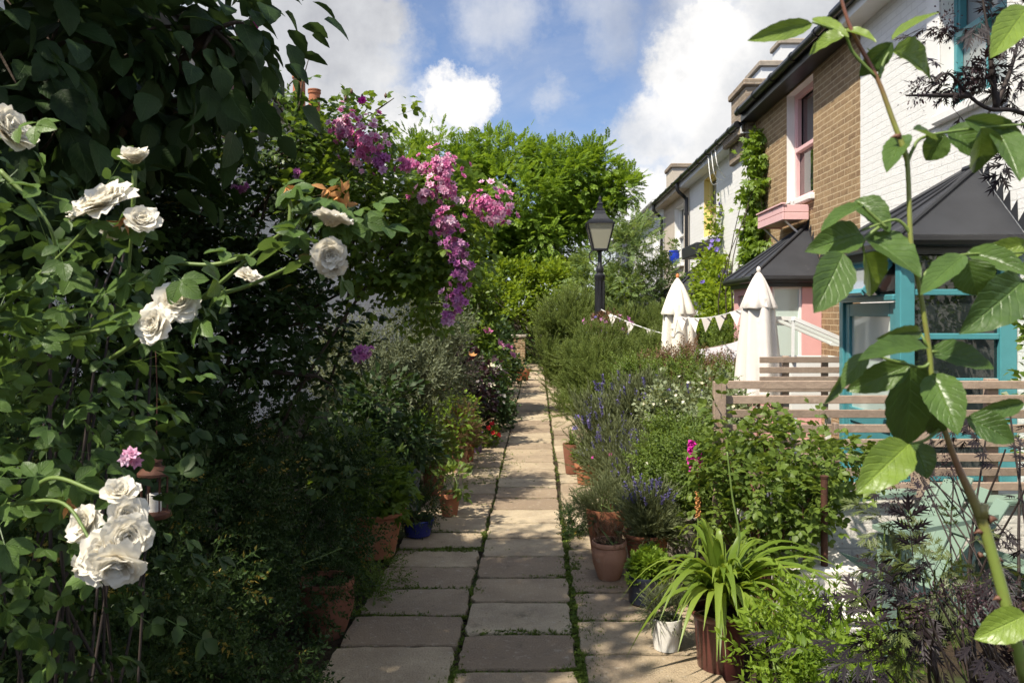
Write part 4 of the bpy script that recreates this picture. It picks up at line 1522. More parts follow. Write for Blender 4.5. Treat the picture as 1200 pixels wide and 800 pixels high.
# cloth-draped seat beyond parasol
t = thing('draped_bench', 'garden bench draped in pale lilac cloth between the parasols', 'bench', P(845, 420, 9.2) * (1, 1, 0))
c = P(845, 424, 9.2)
g = Geo()
n_, m_ = 14, 8
V, fs = [], []
for i in range(n_):
    for j in range(m_):
        u, v = i / (n_ - 1), j / (m_ - 1)
        V.append((c[0] - .32 + .62 * u, c[1] + .02 * math.sin(u * 21) * v - .1 * v, c[2] + .14 + .14 * u - .03 * math.sin(u * 3.1) - v * .34))
for i in range(n_ - 1):
    for j in range(m_ - 1):
        fs.append((i * m_ + j, (i + 1) * m_ + j, (i + 1) * m_ + j + 1, i * m_ + j + 1))
g.add(V, fs)
cl = g.build('cloth', MT['cloth_grey'], t, 60)
g = Geo()
for s in (-.3, .28):
    bar(g, (c[0] + s, c[1] + .03, 0), (c[0] + s, c[1] + .03, c[2] + .12 + (.12 if s > 0 else 0)), .04, .04, (1, 0, 0))
bar(g, (c[0] - .3, c[1] + .03, c[2] + .1), (c[0] + .28, c[1] + .03, c[2] + .22), .03, .05)
g.build('frame', MT['wood_grey'], t)

# blue pot on sill
def pot(name, label, cat, c, rt, rb, h, mat, style='rim', soil=True, group=None, squash=1.0, seg=30):
    c = np.asarray(c, float)
    t = thing(name, label, cat, tuple(c), group)
    g = Geo()
    th = max(.008, rt * .09)
    if style == 'rim':
        prof = [(0, 0), (rb * .97, 0), (rb, .01), (rb + (rt * .93 - rb) * .80, h * .78), (rt * .98, h * .785), (rt * 1.01, h * .80), (rt * 1.01, h * .975), (rt * .99, h)]
    elif style == 'roll':
        prof = [(0, 0), (rb, 0), (rb * 1.02, .01), (rb + (rt * .9 - rb) * .5, h * .45), (rt * .9, h * .88), (rt * .99, h * .905), (rt * 1.04, h * .94), (rt * 1.04, h * .975), (rt, h)]
    elif style == 'belly':
        prof = [(0, 0), (rb, 0), (rb * 1.1, h * .06), (rt * .98, h * .45), (rt * 1.04, h * .68), (rt * .96, h * .84), (rt * .95, h * .86), (rt * 1.03, h * .90), (rt * 1.04, h * .96), (rt, h)]
    elif style == 'bowl':
        prof = [(0, 0), (rb, 0), (rb * 1.15, h * .08), (rt * .85, h * .45), (rt * .98, h * .85), (rt * 1.02, h * .95), (rt, h)]
    else:
        prof = [(0, 0), (rb, 0), (rb * 1.02, .01), (rt, h * .97), (rt * .99, h)]
    prof += [(rt - th, h * .995), (rt - th * 1.15, h * .86), (0, h * .86)]
    lathe(g, prof, c, seg, wob=.012, sy=squash)
    body = g.build('body', MT[mat], t, 35)
    if soil:
        g = Geo()
        lathe(g, [(rt - th * 1.3, h * .885), (rt * .5, h * .92), (0, h * .915)], c, seg, sy=squash)
        g.build('soil', MT['soil'], t, 60)
    return t


pc = P(790, 306, 19.55)
pot('flower_pot', 'small cobalt blue pot on the beige house window sill', 'pot', (XR - .12, 20.35, 2.953), .13, .10, .34, 'blue_glass', 'belly')
# pots along the path
GZ = .036
pot('flower_pot', 'large tapered terracotta pot, tallest on the right of the path', 'pot', (.47, 5.58, GZ), .140, .095, .335, 'terracotta', 'plain')
pot('flower_pot', 'weathered bellied terracotta pot in front of the tall tapered pot', 'pot', (.452, 5.12, GZ), .108, .068, .235, 'terracotta_pale', 'belly')
pot('flower_pot', 'wide terracotta pot of lavender behind the dark navy pot', 'pot', (.70, 5.2, GZ), .150, .10, .27, 'terracotta', 'roll')
pot('flower_pot', 'dark navy pot with buff rim holding bright green herbs', 'pot', (.625, 4.68, GZ), .118, .085, .17, 'navy_glaze', 'bowl')
pot('flower_pot', 'small chalky white pot, nearest pot on the right of the path', 'pot', (.645, 4.05, GZ), .078, .064, .155, 'white_ceramic', 'plain')
pot('flower_pot', 'maroon glazed pot holding the strap-leaved plant', 'pot', (.87, 3.86, .0), .140, .105, .30, 'maroon_glaze', 'roll')
pot('flower_pot', 'tall dark terracotta pot at the right path edge behind the short one', 'pot', (.36, 8.5, GZ), .098, .065, .31, 'terracotta_dark', 'plain')
pot('flower_pot', 'short banded terracotta pot of violas at the right path edge', 'pot', (.50, 8.0, GZ), .135, .105, .20, 'terracotta', 'rim')
pot('stone_planter', 'grey carved stone planter behind the lavender pot', 'planter', (1.02, 5.75, 0), .17, .12, .30, 'stone', 'roll')
pot('flower_pot', 'large terracotta pot with a rolled rim on the left of the path', 'pot', (-1.13, 5.62, GZ), .215, .14, .31, 'terracotta', 'roll')
pot('plant_bowl', 'cobalt blue glazed bowl beside the large rolled-rim pot', 'pot', (-.90, 6.1, GZ), .125, .085, .13, 'blue_glaze', 'bowl')
pot('flower_pot', 'rimmed terracotta pot standing just right of the blue bowl', 'pot', (-.73, 6.72, GZ), .098, .066, .19, 'terracotta', 'rim')
pot('flower_pot', 'tall deep teal glazed pot in the shade behind the blue bowl', 'pot', (-1.13, 6.9, GZ), .15, .11, .56, 'teal_glaze', 'plain')
pot('flower_pot', 'damp brown terracotta pot between the teal pot and the path', 'pot', (-.96, 7.5, GZ), .12, .08, .28, 'terracotta_dark', 'rim')
pot('flower_pot', 'tall pale peach terracotta pot on the left of the path', 'pot', (-.83, 8.6, GZ), .095, .07, .30, 'terracotta_pale', 'plain')
pot('flower_pot', 'plain terracotta pot just beyond the pale peach one', 'pot', (-.80, 9.2, GZ), .095, .07, .22, 'terracotta', 'rim')
pot('flower_pot', 'dull purple pot farthest in the left row of pots', 'pot', (-.73, 9.8, GZ), .075, .055, .24, 'purple_pot', 'plain')
pot('flower_pot', 'squat terracotta pot beside the far brick gate pier', 'pot', (-.42, 20.5, GZ), .26, .18, .28, 'terracotta', 'rim')
pot('flower_pot', 'round brown terracotta pot half buried in the dark hedge', 'pot', (-1.12, 4.3, 0), .14, .09, .30, 'terracotta_dark', 'belly')
# brick gate pier far left
t = thing('gate_pier', 'red brick gate pier at the far end of the path', 'pier', (-.58, 23.5, 0))
g = Geo()
span(g, (-.82, 23.3, 0), (-.36, 23.75, 1.02), .01)
g.build('shaft', MT['stock_brick'], t)
g = Geo()
span(g, (-.86, 23.26, 1.023), (-.32, 23.79, 1.10), .02)
g.build('cap', MT['stone'], t)
# hanging lantern
c = P(181, 606, 1.72)
t = thing('hanging_lantern', 'small rusty candle lantern hanging in the dark shrubs', 'lantern', tuple(c))
g = Geo()
lathe(g, [(0, 0), (.031, 0), (.034, .004), (.034, .010), (.028, .014)], c, 20)
lathe(g, [(.028, .088), (.034, .090), (.034, .095), (.026, .104), (.013, .110), (.012, .118), (.016, .119), (.014, .124), (0, .126)], c, 20)
for k in range(8):
    a = k * math.pi / 4
    tube(g, [(c[0] + .027 * math.cos(a), c[1] + .027 * math.sin(a), c[2] + .012), (c[0] + .027 * math.cos(a), c[1] + .027 * math.sin(a), c[2] + .089)], .0016, 5)
g.build('cage', MT['rust'], t, 40)
g = Geo()
lathe(g, [(.014, .014), (.014, .05), (0, .052)], c, 16)
g.build('candle', MT['white_ceramic'], t, 40)
g = Geo()
tube(g, catmull([c + (0, 0, .122), c + (.004, 0, .16), c + (0, .01, .30), c + (-.03, .05, .5)], 6), .0012, 5)
g.build('wire', MT['rust'], t)
# bird
c = P(877, 105, 30)
t = thing('bird', 'small dark bird flying past the chimneys', 'bird', tuple(c))
g = Geo()
tube(g, [c + (-.13, 0, -.03), c + (-.06, 0, 0), c + (.04, 0, .01), c + (.12, 0, .0), c + (.15, 0, -.01)], np.array([.006, .035, .045, .03, .004]), 8)
for s in (-1, 1):
    slab_poly(g, [c + (-.04, s * .03, .02), c + (.06, s * .03, .02), c + (-.02, s * .30, .16), c + (-.12, s * .42, .12)], .006)
slab_poly(g, [c + (-.10, -.01, -.01), c + (-.10, .01, -.01), c + (-.22, .06, -.03), c + (-.17, 0, -.02), c + (-.22, -.06, -.03)], .005)
g.build('body', MT['black_iron'], t, 40)
# ------------------------------------------------------------------ plants
def flower5(n=5, tilt=.5, w=.38):
    return merge([xf(xf(leaf1(w, .05), (0, -math.pi / 2 + tilt, 0)), (2 * math.pi * i / n + random.uniform(-.1, .1), 0, 0), random.uniform(.9, 1.1)) for i in range(n)])


def spike(n=14, a=.62, s=.1):
    return merge([xf(xf(leaf1(.4, .1), (0, -random.uniform(.4, 1.1), 0)), (i * 2.4, 0, 0), s * random.uniform(.7, 1.2), (a + (1 - a) * i / n, 0, 0)) for i in range(n)])


FL5 = flower5()
FLD = merge([flower5(6, .25, .36), xf(flower5(5, .75, .36), (.5, 0, 0), .72), xf(flower5(4, 1.1, .36), (.2, 0, 0), .5)])
SPK = spike()
MATS = MT


def plant(name, label, cat, base, blobs, t, size, n, lm, sm='twig_green', ns=14, r0=.01, group=None, flowers=(), smooth=None, fname='foliage', **kw):
    base = np.asarray(base, float)
    th = thing(name, label, cat, tuple(base), group)
    g = Geo()
    cs = crown(g, blobs, n, t, size, **kw)
    g.build(fname, MT[lm], th, smooth)
    if ns:
        g = Geo()
        stems(g, base, cs, ns, r0)
        g.build('stem', MT[sm], th, 180)
    for (nm, ft, k, fs, fm, mode) in flowers:
        bl = np.array(blobs, float)
        bi = rng.integers(0, len(bl), k)
        d = rdir(k)
        d[:, 2] = np.abs(d[:, 2]) * (1 if mode != 'front' else .4)
        if mode == 'front':
            d[:, 1] = -np.abs(d[:, 1])
        d /= np.linalg.norm(d, axis=1)[:, None]
        pos = bl[bi, :3] + d * bl[bi, 3:6] * (1.0 + .12 * rng.random(k))[:, None]
        dr = d + np.array([0, -.3, .4]) if mode != 'spike' else d * .35 + np.array([0, 0, 1]) + rdir(k) * .2
        if mode == 'spike':
            pos = bl[bi, :3] + d * bl[bi, 3:6] * .85
        fr, sz = frames(dr, rdir(k)), fs[0] + (fs[1] - fs[0]) * rng.random(k)
        for i0, i1 in ([(i, i + 1) for i in range(k)] if k <= 40 else [(0, k)]):
            g = Geo()
            g.inst(ft, fr[i0:i1], pos[i0:i1], sz[i0:i1])
            o = g.build(nm, MT[fm], th)
            if k > 100:
                o['kind'] = 'stuff'
    return th


def B(px, py, Y, rx, ry, rz):
    c = P(px, py, Y)
    return (c[0], c[1], max(c[2], rz * .3), rx, ry, rz)


# ---- right of the path, far to near
plant('hedge', 'bright green clipped hedge closing the far end of the path', 'hedge', (.3, 27, 0),
      [B(595, 368, 27, 1.1, .8, .9), B(645, 338, 27.5, 1.2, .8, 1.0), B(600, 338, 27.5, 1.2, .8, .9), B(690, 340, 28, 1.2, .8, 1.0), B(560, 352, 27, 1.0, .8, 1.0), B(735, 350, 28, 1.2, .8, 1.0), B(640, 390, 28.5, 2.6, .6, .9)],
      T1w, (.10, .17), 19000, 'l_hedge', 'bark', 24, .05, clump=.32)
plant('shrub', 'dark shady shrub under the hedge where the path ends', 'shrub', (.2, 29.5, 0), [(.3, 29.5, .5, 1.6, .4, .7), (-.9, 26, .5, .5, .6, .8), (-1.3, 24.8, .7, .5, .8, .8)], T1, (.10, .16), 5000, 'l_dark', 'bark', 12, .03, clump=.25)
plant('conifer_shrub', 'upright feathery rosemary leaning over the far path', 'rosemary', (.62, 13.9, 0),
      [B(668, 372, 13.9, .42, .42, .36), B(652, 402, 13.7, .32, .4, .4), B(690, 395, 13.9, .42, .4, .5), B(672, 440, 13.8, .42, .42, .45), B(715, 425, 13.4, .5, .4, .5)],
      TNEED, (.16, .30), 4200, 'l_rosem', 'bark', 24, .025, clump=.14, tall=1.1, out=.5, dens=1.2)
plant('rosemary_bush', 'broad rounded rosemary bush beside the path below the lamp post', 'rosemary', (1.0, 10.6, 0),
      [B(715, 440, 10.5, .58, .5, .42), B(690, 470, 10.2, .36, .4, .34), B(740, 480, 10.1, .5, .4, .35), B(760, 440, 10.6, .42, .4, .40), B(700, 415, 10.6, .35, .35, .3)],
      TNEED, (.12, .24), 6500, 'l_rosem', 'bark', 30, .02, clump=.12, tall=.9, out=.6, dens=1.2)
plant('shrub', 'feathery green shrub behind the bunting between lamp post and cream parasol', 'shrub', (1.8, 12.6, 0),
      [B(742, 400, 12.6, .48, .4, .42), B(765, 385, 12.8, .35, .4, .36), B(725, 412, 12.4, .3, .4, .4), B(780, 410, 12.2, .3, .4, .5)],
      TNEED, (.12, .22), 3000, 'l_rosem', 'bark', 16, .02, clump=.13, tall=.6, dens=1.1)
plant('hanging_basket', 'trailing basket of pink flowers fixed to the lamp post', 'basket', (LX + .06, LY - .22, 1.55),
      [(LX + .10, LY - .24, 1.56, .34, .2, .13), (LX + .1, LY - .24, 1.40, .28, .16, .12)], T1, (.04, .07), 1500, 'l_red', 'twig_red', 0, group=None, clump=.07,
      flowers=[('blossom', FL5, 40, (.03, .05), 'petal_mauve', 'top'), ('blossom', FL5, 20, (.025, .04), 'petal_violet', 'top')])
plant('sapling_tree', 'airy young tree with pale fine leaves in front of the far pale house', 'tree', (2.35, 17.5, 0),
      [B(745, 302, 17, .5, .5, .72), B(722, 342, 16.8, .62, .5, .45), B(772, 335, 17.2, .55, .5, .45), B(700, 318, 17, .4, .5, .4), B(745, 365, 17, .7, .5, .4), B(785, 345, 17.4, .35, .4, .35), B(690, 350, 17, .4, .4, .4), B(745, 270, 17, .28, .3, .3)],
      TPIN4, (.15, .24), 1900, 'l_pale', 'bark', 60, .022, clump=.2, fname='crown')
plant('climbing_vine', 'bright green vine climbing the edge of the brick house', 'vine', (XR - .08, 13.25, 0),
      [(XR - .14, 12.75, 4.35, .12, .22, .25), (XR - .14, 12.75, 4.05, .13, .26, .3), (XR - .14, 12.72, 3.6, .13, .32, .3), (XR - .14, 12.65, 3.2, .15, .38, .45), (XR - .14, 12.6, 2.85, .15, .4, .35), (XR - .14, 12.5, 2.4, .16, .45, .4), (XR - .16, 12.45, 2.0, .2, .5, .5), (XR - .16, 12.6, 1.2, .2, .5, .6)],
      TLOBE, (.07, .13), 2700, 'l_vine', 'bark', 30, .02, clump=.13, up=.1, out=.4, droop=.7, shell=.2)
plant('clematis', 'large clematis climbing over the bay of the white house with violet flowers', 'climber', (3.0, 14.8, 0),
      [(3.42, 15.6, 3.55, .08, .10, .45), (3.40, 15.5, 2.9, .14, .3, .4), (3.3, 15.1, 2.35, .22, .5, .4), (3.1, 14.4, 1.9, .42, .6, .55), (2.9, 14.0, 1.45, .45, .6, .5), (3.25, 14.0, 1.5, .3, .6, .6), (2.5, 14.0, .9, .4, .5, .5), (3.0, 13.4, .9, .5, .5, .7)],
      T1w, (.06, .11), 9000, 'l_hedge', 'bark', 40, .02, clump=.17, flowers=[('blossom', FL5, 26, (.06, .08), 'petal_violet', 'front')])
plant('shrub', 'rusty olive shrub in front of the cream parasol', 'shrub', (1.75, 9.2, 0),
      [B(800, 430, 9.3, .36, .35, .24), B(838, 440, 9.0, .3, .3, .2), B(770, 440, 9.4, .3, .3, .25), B(825, 455, 8.6, .4, .3, .22)], TSPRIG, (.08, .14), 2600, 'l_red', 'twig_red', 20, .01, clump=.1, tall=.5)
plant('shrub', 'olive green low shrub under the cream parasol', 'shrub', (1.9, 8.7, 0),
      [B(815, 448, 8.8, .5, .4, .2), B(860, 462, 8.4, .4, .3, .22), B(760, 455, 9.0, .4, .4, .25), B(845, 415, 10.5, .4, .4, .3)], TSPRIG, (.09, .15), 3000, 'l_mid', 'twig_green', 20, .01, clump=.1, tall=.5)
plant('flowering_shrub', 'pale variegated shrub flecked with white flowers left of the slat fence', 'shrub', (1.45, 7.0, 0),
      [B(825, 472, 7.1, .34, .3, .26), B(790, 480, 7.3, .28, .3, .22), B(850, 490, 6.6, .25, .3, .25), B(830, 520, 6.4, .35, .3, .25)], T1w, (.025, .05), 6500, 'l_var', 'twig_green', 24, .008, clump=.08,
      flowers=[('blossom', FL5, 34, (.012, .02), 'petal_cream', 'front')])
plant('lavender', 'tall lavender drift with violet spikes beside the path', 'lavender', (1.0, 8.0, 0),
      [B(735, 500, 8.2, .42, .45, .34), B(770, 505, 8.0, .4, .4, .34), B(710, 520, 8.0, .22, .35, .26), B(800, 515, 7.8, .35, .35, .3)], TLAV, (.15, .26), 3600, 'l_lav', 'twig_green', 20, .006, clump=.1, tall=1.3, out=.35,
      flowers=[('flower_spike', SPK, 170, (.18, .30), 'petal_lav', 'spike')])
plant('lavender', 'grey-green catmint mound behind the big tapered pot', 'catmint', (.85, 6.7, 0),
      [B(755, 562, 6.7, .25, .3, .24), B(775, 550, 6.9, .32, .3, .3), B(720, 540, 7.2, .18, .3, .2), B(800, 560, 6.5, .28, .3, .28), B(760, 590, 6.3, .3, .25, .2)], TLAV, (.10, .20), 3800, 'l_lav', 'twig_green', 20, .005, clump=.09, tall=.9, out=.5,
      flowers=[('flower_spike', SPK, 170, (.12, .2), 'petal_lav', 'spike'), ('blossom', FL5, 16, (.018, .026), 'petal_magenta', 'front')])
plant('shrub', 'soft green bush growing between the catmint and the rose bush', 'shrub', (1.15, 5.9, 0),
      [B(800, 545, 6.0, .26, .3, .28), B(835, 555, 5.7, .26, .3, .3), B(780, 585, 5.8, .24, .2, .18)], TSPRIG, (.08, .14), 2600, 'l_mid', 'twig_green', 18, .008, clump=.09, tall=.5,
      flowers=[('blossom', FL5, 24, (.015, .022), 'petal_cream', 'front')])
# rose bush before the fence
plant('rose_bush', 'leafy green rose bush growing in front of the slat fence', 'rose bush', (1.25, 4.35, 0),
      [B(930, 545, 4.35, .24, .26, .15), B(890, 565, 4.25, .18, .25, .16), B(970, 540, 4.45, .13, .2, .14), B(905, 600, 4.2, .22, .2, .16), B(945, 600, 4.2, .14, .2, .16), B(900, 510, 4.6, .13, .2, .08), B(862, 545, 4.55, .12, .15, .17), B(846, 530, 4.6, .07, .1, .20), B(858, 600, 4.5, .12, .15, .17)],
      TROSE_LO, (.06, .10), 1150, 'l_mid', 'twig_red', 30, .012, clump=.1, smooth=180)
t = thing('stake', 'rusty brown stake standing in the rose bush', 'stake', P(966, 655, 4.05) * (1, 1, 0))
g = Geo()
c = P(966, 655, 4.05)
tube(g, [c * (1, 1, 0), P(966, 560, 4.05)], .018, 10)
lathe(g, [(.02, 0), (.022, .012), (0, .018)], P(966, 560, 4.05), 10)
g.build('rod', MT['rust'], t, 40)

# foxglove
c0 = P(816, 640, 4.9) * (1, 1, 0)
t = thing('foxglove', 'magenta foxglove spire with orange spent bells below', 'foxglove', tuple(c0))
top = P(812, 512, 4.9)
g = Geo()
ln = catmull([c0, P(818, 600, 4.9), P(815, 545, 4.9), top], 6)
tube(g, ln, (.006, .002), 6)
g.build('stem', MT['twig_green'], t, 180)
bell = leafn(3, .34, .35, -.15, .6)
bellT = merge([xf(bell, (a, 0, 0)) for a in (0, 1.57, 3.14, 4.71)])
for nm, za, zb_, k, mt, sz in (('bell_flower', P(0, 546, 4.9)[2], P(0, 516, 4.9)[2], 26, 'petal_magenta', (.038, .062)), ('spent_bell', P(0, 605, 4.9)[2], P(0, 548, 4.9)[2], 44, 'petal_orange', (.014, .022))):
    g = Geo()
    z = np.linspace(za, zb_, k)
    x = np.interp(z, ln[:, 2], ln[:, 0])
    a = np.arange(k) * 2.4
    s = np.linspace(sz[1], sz[0], k)
    d = np.c_[np.cos(a), np.sin(a) - .4, np.full(k, -.45)]
    g.inst(bellT, frames(d, np.tile([0, 0, 1.], (k, 1))), np.c_[x, np.full(k, c0[1]), z], s)
    g.build(nm, MT[mt], t, 180)
g = Geo()
k = 14
a = rng.random(k) * 6.28
g.inst(T3, frames(np.c_[np.cos(a), np.sin(a), .3 + .5 * rng.random(k)], np.tile([0, 0, 1.], (k, 1))), np.tile(c0 + (0, 0, .02), (k, 1)), .14 + .12 * rng.random(k))
g.build('foliage', MT['l_mid'], t, 180)


# strap-leaved plants
def strap(name, label, cat, base, n, L, w, lm, lean=(0, 0, 0), spread=1.0, group=None, segs=9):
    t = thing(name, label, cat, tuple(base), group)
    g = Geo()
    for i in range(n):
        a = i * 2.399 + random.uniform(-.3, .3)
        ln_ = L * random.uniform(.55, 1.1)
        out = spread * random.uniform(.15, 1.0)
        h_ = random.uniform(.55, 1.0)
        dv = np.array([math.cos(a), math.sin(a), 0]) + np.array(lean)
        s = np.linspace(0, 1, segs)
        hor = ln_ * out * (s ** 1.35)
        ver = ln_ * (h_ * s * 1.15 - (.35 + .75 * out) * s ** 2.6 * .9)
        p = np.asarray(base) + dv[None] * (.012 + hor)[:, None] + np.array([0, 0, 1])[None] * ver[:, None]
        p[:, 2] = np.maximum(p[:, 2], .03)
        sd_ = np.cross(dv, [0, 0, 1.])
        sd_ /= np.linalg.norm(sd_)
        tw = random.uniform(-.5, .5)
        ww = w * random.uniform(.8, 1.15) * np.minimum(1, 1.25 - s) * np.where(s > .75, ((1 - s) / .25) ** .7, 1) + .0006
        sd2 = sd_[None] * np.cos(tw * s)[:, None] + np.array([0, 0, 1.])[None] * np.sin(tw * s)[:, None]
        V = np.stack([p - sd2 * ww[:, None], p + np.array([0, 0, -1.]) * (ww * .35)[:, None], p + sd2 * ww[:, None]], 1).reshape(-1, 3)
        fs = []
        for j in range(segs - 1):
            for q in range(2):
                fs.append((j * 3 + q, (j + 1) * 3 + q, (j + 1) * 3 + q + 1, j * 3 + q + 1))
        g.add(V, fs, r=random.random())
    g.build('foliage', MT[lm], t, 180)
    return t


c = np.array([.87, 3.86, .29])
ag = strap('agapanthus', 'clump of arching strap leaves in the maroon pot with one tall green bud', 'agapanthus', c, 165, .68, .025, 'l_strap', (.20, -.06, 0), .9, segs=11)
g = Geo()
tube(g, catmull([c, P(866, 640, 3.8), P(858, 580, 3.8), P(852, 528, 3.8)], 6), (.006, .004), 8)
g.build('flower_stem', MT['twig_green'], ag, 180)
g = Geo()
c2 = P(852, 528, 3.8)
lathe(g, [(0, -.005), (.006, .0), (.0085, .02), (.005, .04), (0, .05)], c2, 10)
g.build('bud', MT['l_strap'], ag, 180)
c = np.array([.36, 8.5, .30])
ir = strap('iris', 'violet irises with sword leaves in the tall dark terracotta pot', 'iris', c, 26, .34, .010, 'l_mid', (0, 0, 0), .6)
g = Geo()
for (px, py) in ((676, 489), (690, 494), (698, 489), (705, 497), (674, 502), (710, 490), (684, 515)):
    q = P(px, py, 8.4)
    k = 3
    g.inst(FL5, frames(np.array([[0, -.6, .8], [.5, -.5, .6], [-.5, -.5, .6]]), rdir(3)), np.tile(q, (3, 1)), np.array([.04, .035, .035]))
g.build('blossom', MT['petal_violet'], ir)
strap('iris', 'upright green sword leaves on the left side of the far path', 'iris', (-.62, 14.5, 0), 26, .75, .016, 'l_mid', (0, 0, 0), .35)
strap('grass_tuft', 'small wispy leaves standing in the big tapered terracotta pot', 'grass', (.50, 5.56, .33), 8, .24, .005, 'l_pale', (0, 0, 0), .35)

# plants in the right-hand pots
def potplant(name, label, cat, c, r, h, t, size, n, lm, fl=(), tall=.6, **kw):
    return plant(name, label, cat, (c[0], c[1], c[2]), [(c[0], c[1], c[2] + h * .42, r, r, h * .6)], t, size, n, lm, 'twig_green', 8, .003, flowers=fl, clump=max(.02, r * .35), tall=tall, zmin=.04, **kw)


potplant('pot_plant', 'grey-green mound in the large tapered terracotta pot', 'pot plant', (.47, 5.58, .33), .16, .16, TLAV, (.05, .10), 700, 'l_lav')
potplant('pot_plant', 'brownish straggly sprigs in the weathered bellied pot', 'pot plant', (.452, 5.12, .235), .09, .12, TSPRIG, (.03, .06), 190, 'l_red', tall=1.0)
potplant('pot_plant', 'silvery lavender with pale violet heads in the wide terracotta pot', 'lavender', (.72, 5.22, .27), .13, .24, TLAV, (.08, .16), 900, 'l_lav', [('flower_spike', SPK, 34, (.12, .2), 'petal_lav', 'spike')], 1.2)
potplant('pot_plant', 'bright lime green parsley-like herb in the dark navy pot', 'herb', (.635, 4.68, .19), .105, .14, TLOBE, (.022, .036), 1500, 'l_bright', tall=.3)
potplant('pot_plant', 'trailing grey-green thyme in the small white pot', 'herb', (.635, 4.05, .18), .085, .10, TLAV, (.04, .08), 480, 'l_olive', tall=.2)
potplant('pot_plant', 'violas and small leaves in the short banded terracotta pot', 'pot plant', (.50, 8.0, .22), .15, .14, T1w, (.03, .05), 700, 'l_mid', [('blossom', FL5, 24, (.02, .03), 'petal_lav', 'top')])
potplant('pot_plant', 'trailing green plant at the foot of the large tapered pot', 'ground plant', (.28, 6.1, .02), .10, .26, TSPRIG, (.04, .07), 500, 'l_dark', tall=.2)
potplant('pot_plant', 'sparse green leaves in the carved stone planter', 'pot plant', (1.02, 5.75, .30), .16, .2, TSPRIG, (.06, .1), 300, 'l_mid')
potplant('pot_plant', 'purple-tipped sprigs in the small blue sill pot', 'pot plant', (XR - .12, 20.35, 3.36), .16, .2, T1, (.06, .1), 90, 'l_mid')
potplant('pot_plant', 'sparse dry sprigs planted along the pink flower box', 'pot plant', (XR - .2, 11.0, 3.02), .12, .22, TSPRIG, (.06, .1), 40, 'l_red')
plant('leafy_plant', 'pale green leafy perennial sprawling at the bottom edge beside the maroon pot', 'perennial', (.95, 3.25, 0),
      [B(930, 765, 3.25, .15, .2, .10), B(980, 790, 3.05, .15, .2, .12), B(935, 722, 3.45, .10, .12, .06), B(1000, 780, 3.2, .12, .2, .10), B(935, 830, 2.9, .22, .2, .08)],
      whorl(11, leafn(3, .2, .05, .2, .4), 1.0, .36, 1.05, .15), (.08, .14), 420, 'l_bright', 'twig_green', 30, .005, clump=.09, tall=.7, smooth=180)
# black elder at lower right and upper right
plant('purple_elder', 'dark purple cut-leaved elder filling the lower right corner', 'elder', (1.55, 2.7, 0),
      [B(1120, 660, 2.5, .22, .25, .12), B(1160, 730, 2.2, .22, .22, .14), B(1080, 745, 2.3, .16, .2, .14), B(1180, 590, 2.7, .16, .2, .14), B(1050, 690, 2.5, .1, .15, .08), B(1190, 660, 2.4, .15, .2, .14), B(1120, 800, 2.1, .25, .2, .14), B(1020, 800, 2.2, .1, .15, .08), B(1190, 500, 2.8, .08, .14, .14)],
      TLACE, (.07, .14), 112, 'l_elder', 'twig_dark', 22, .011, clump=.1, dens=1.0, droop=.1)
plant('bronze_shoots', 'bronze green young elder shoots among the purple leaves', 'elder shoots', (1.35, 2.75, 0),
      [B(1045, 622, 2.8, .05, .08, .05), B(1070, 665, 2.6, .08, .08, .05), B(1040, 725, 2.5, .07, .08, .05), B(1120, 690, 2.5, .07, .08, .04), B(1110, 640, 2.6, .05, .08, .04)],
      TLACE, (.06, .11), 60, 'l_elder_green', 'twig_green', 12, .005, clump=.05)
plant('seed_heads', 'reddish brown flat seed heads at the right edge', 'seed heads', (1.5, 2.3, 0),
      [B(1120, 712, 2.1, .13, .10, .035), B(1170, 700, 2.1, .08, .10, .03), B(1060, 585, 2.9, .08, .06, .03), B(1085, 548, 3.2, .12, .1, .05)], T1, (.007, .012), 1700, 'l_purple', 'twig_dark', 22, .003, clump=.03, fname='seed_head')
t = plant('purple_elder', 'dark feathery elder branch hanging in the upper right corner', 'elder', (1.9, 2.1, 0),
          [B(1150, 70, 2.0, .09, .14, .10), B(1180, 120, 2.05, .08, .14, .10), B(1120, 95, 1.95, .05, .1, .04), B(1185, 30, 2.1, .08, .14, .12), B(1155, 20, 2.0, .07, .12, .08), B(1240, 60, 2.1, .15, .2, .2)],
          TLACE, (.055, .10), 85, 'l_elder', 'twig_dark', 0, clump=.06, droop=.1)
g = Geo()
for pts in ([(1290, 420, 2.15), (1240, 170, 2.1), (1195, 132, 2.05), (1160, 128, 2.0), (1135, 112, 2.0), (1110, 86, 1.95), (1085, 110, 1.93)], [(1168, 128, 2.02), (1162, 80, 2.0), (1158, 40, 2.0), (1150, -10, 2.0)], [(1290, 420, 2.15), (1290, 800, 2.15)],
            [(1165, 129, 2.02), (1185, 80, 2.05), (1200, 20, 2.1)], [(1135, 112, 2.0), (1100, 112, 1.95), (1062, 112, 1.9)]):
    tube(g, catmull([P(*p) for p in pts], 6), (.008, .002), 7)
g.build('branch', MT['twig_dark'], t, 180)
for b1 in (B(1080, 108, 1.92, .045, .05, .022), B(1112, 20, 2.0, .03, .05, .03), B(1140, 85, 2.0, .05, .06, .03)):
    g = Geo()
    crown(g, [b1], 140, T1, (.006, .010), clump=.03, shell=.1)
    g.build('flower_head', MT['l_purple'], t)

plant('wall_shrub', 'dark wall shrub against the white house at the right edge', 'shrub', (3.3, 4.7, 0),
      [(3.28, 5.0, 1.0, .2, .45, .5), (3.25, 4.6, 1.6, .25, .5, .5), (3.3, 5.2, 1.75, .18, .35, .4), (3.2, 4.2, 2.2, .3, .5, .4), (3.1, 4.0, 1.0, .35, .6, .8)], T1w, (.04, .07), 3600, 'l_ramb', 'bark', 24, .012, clump=.12)
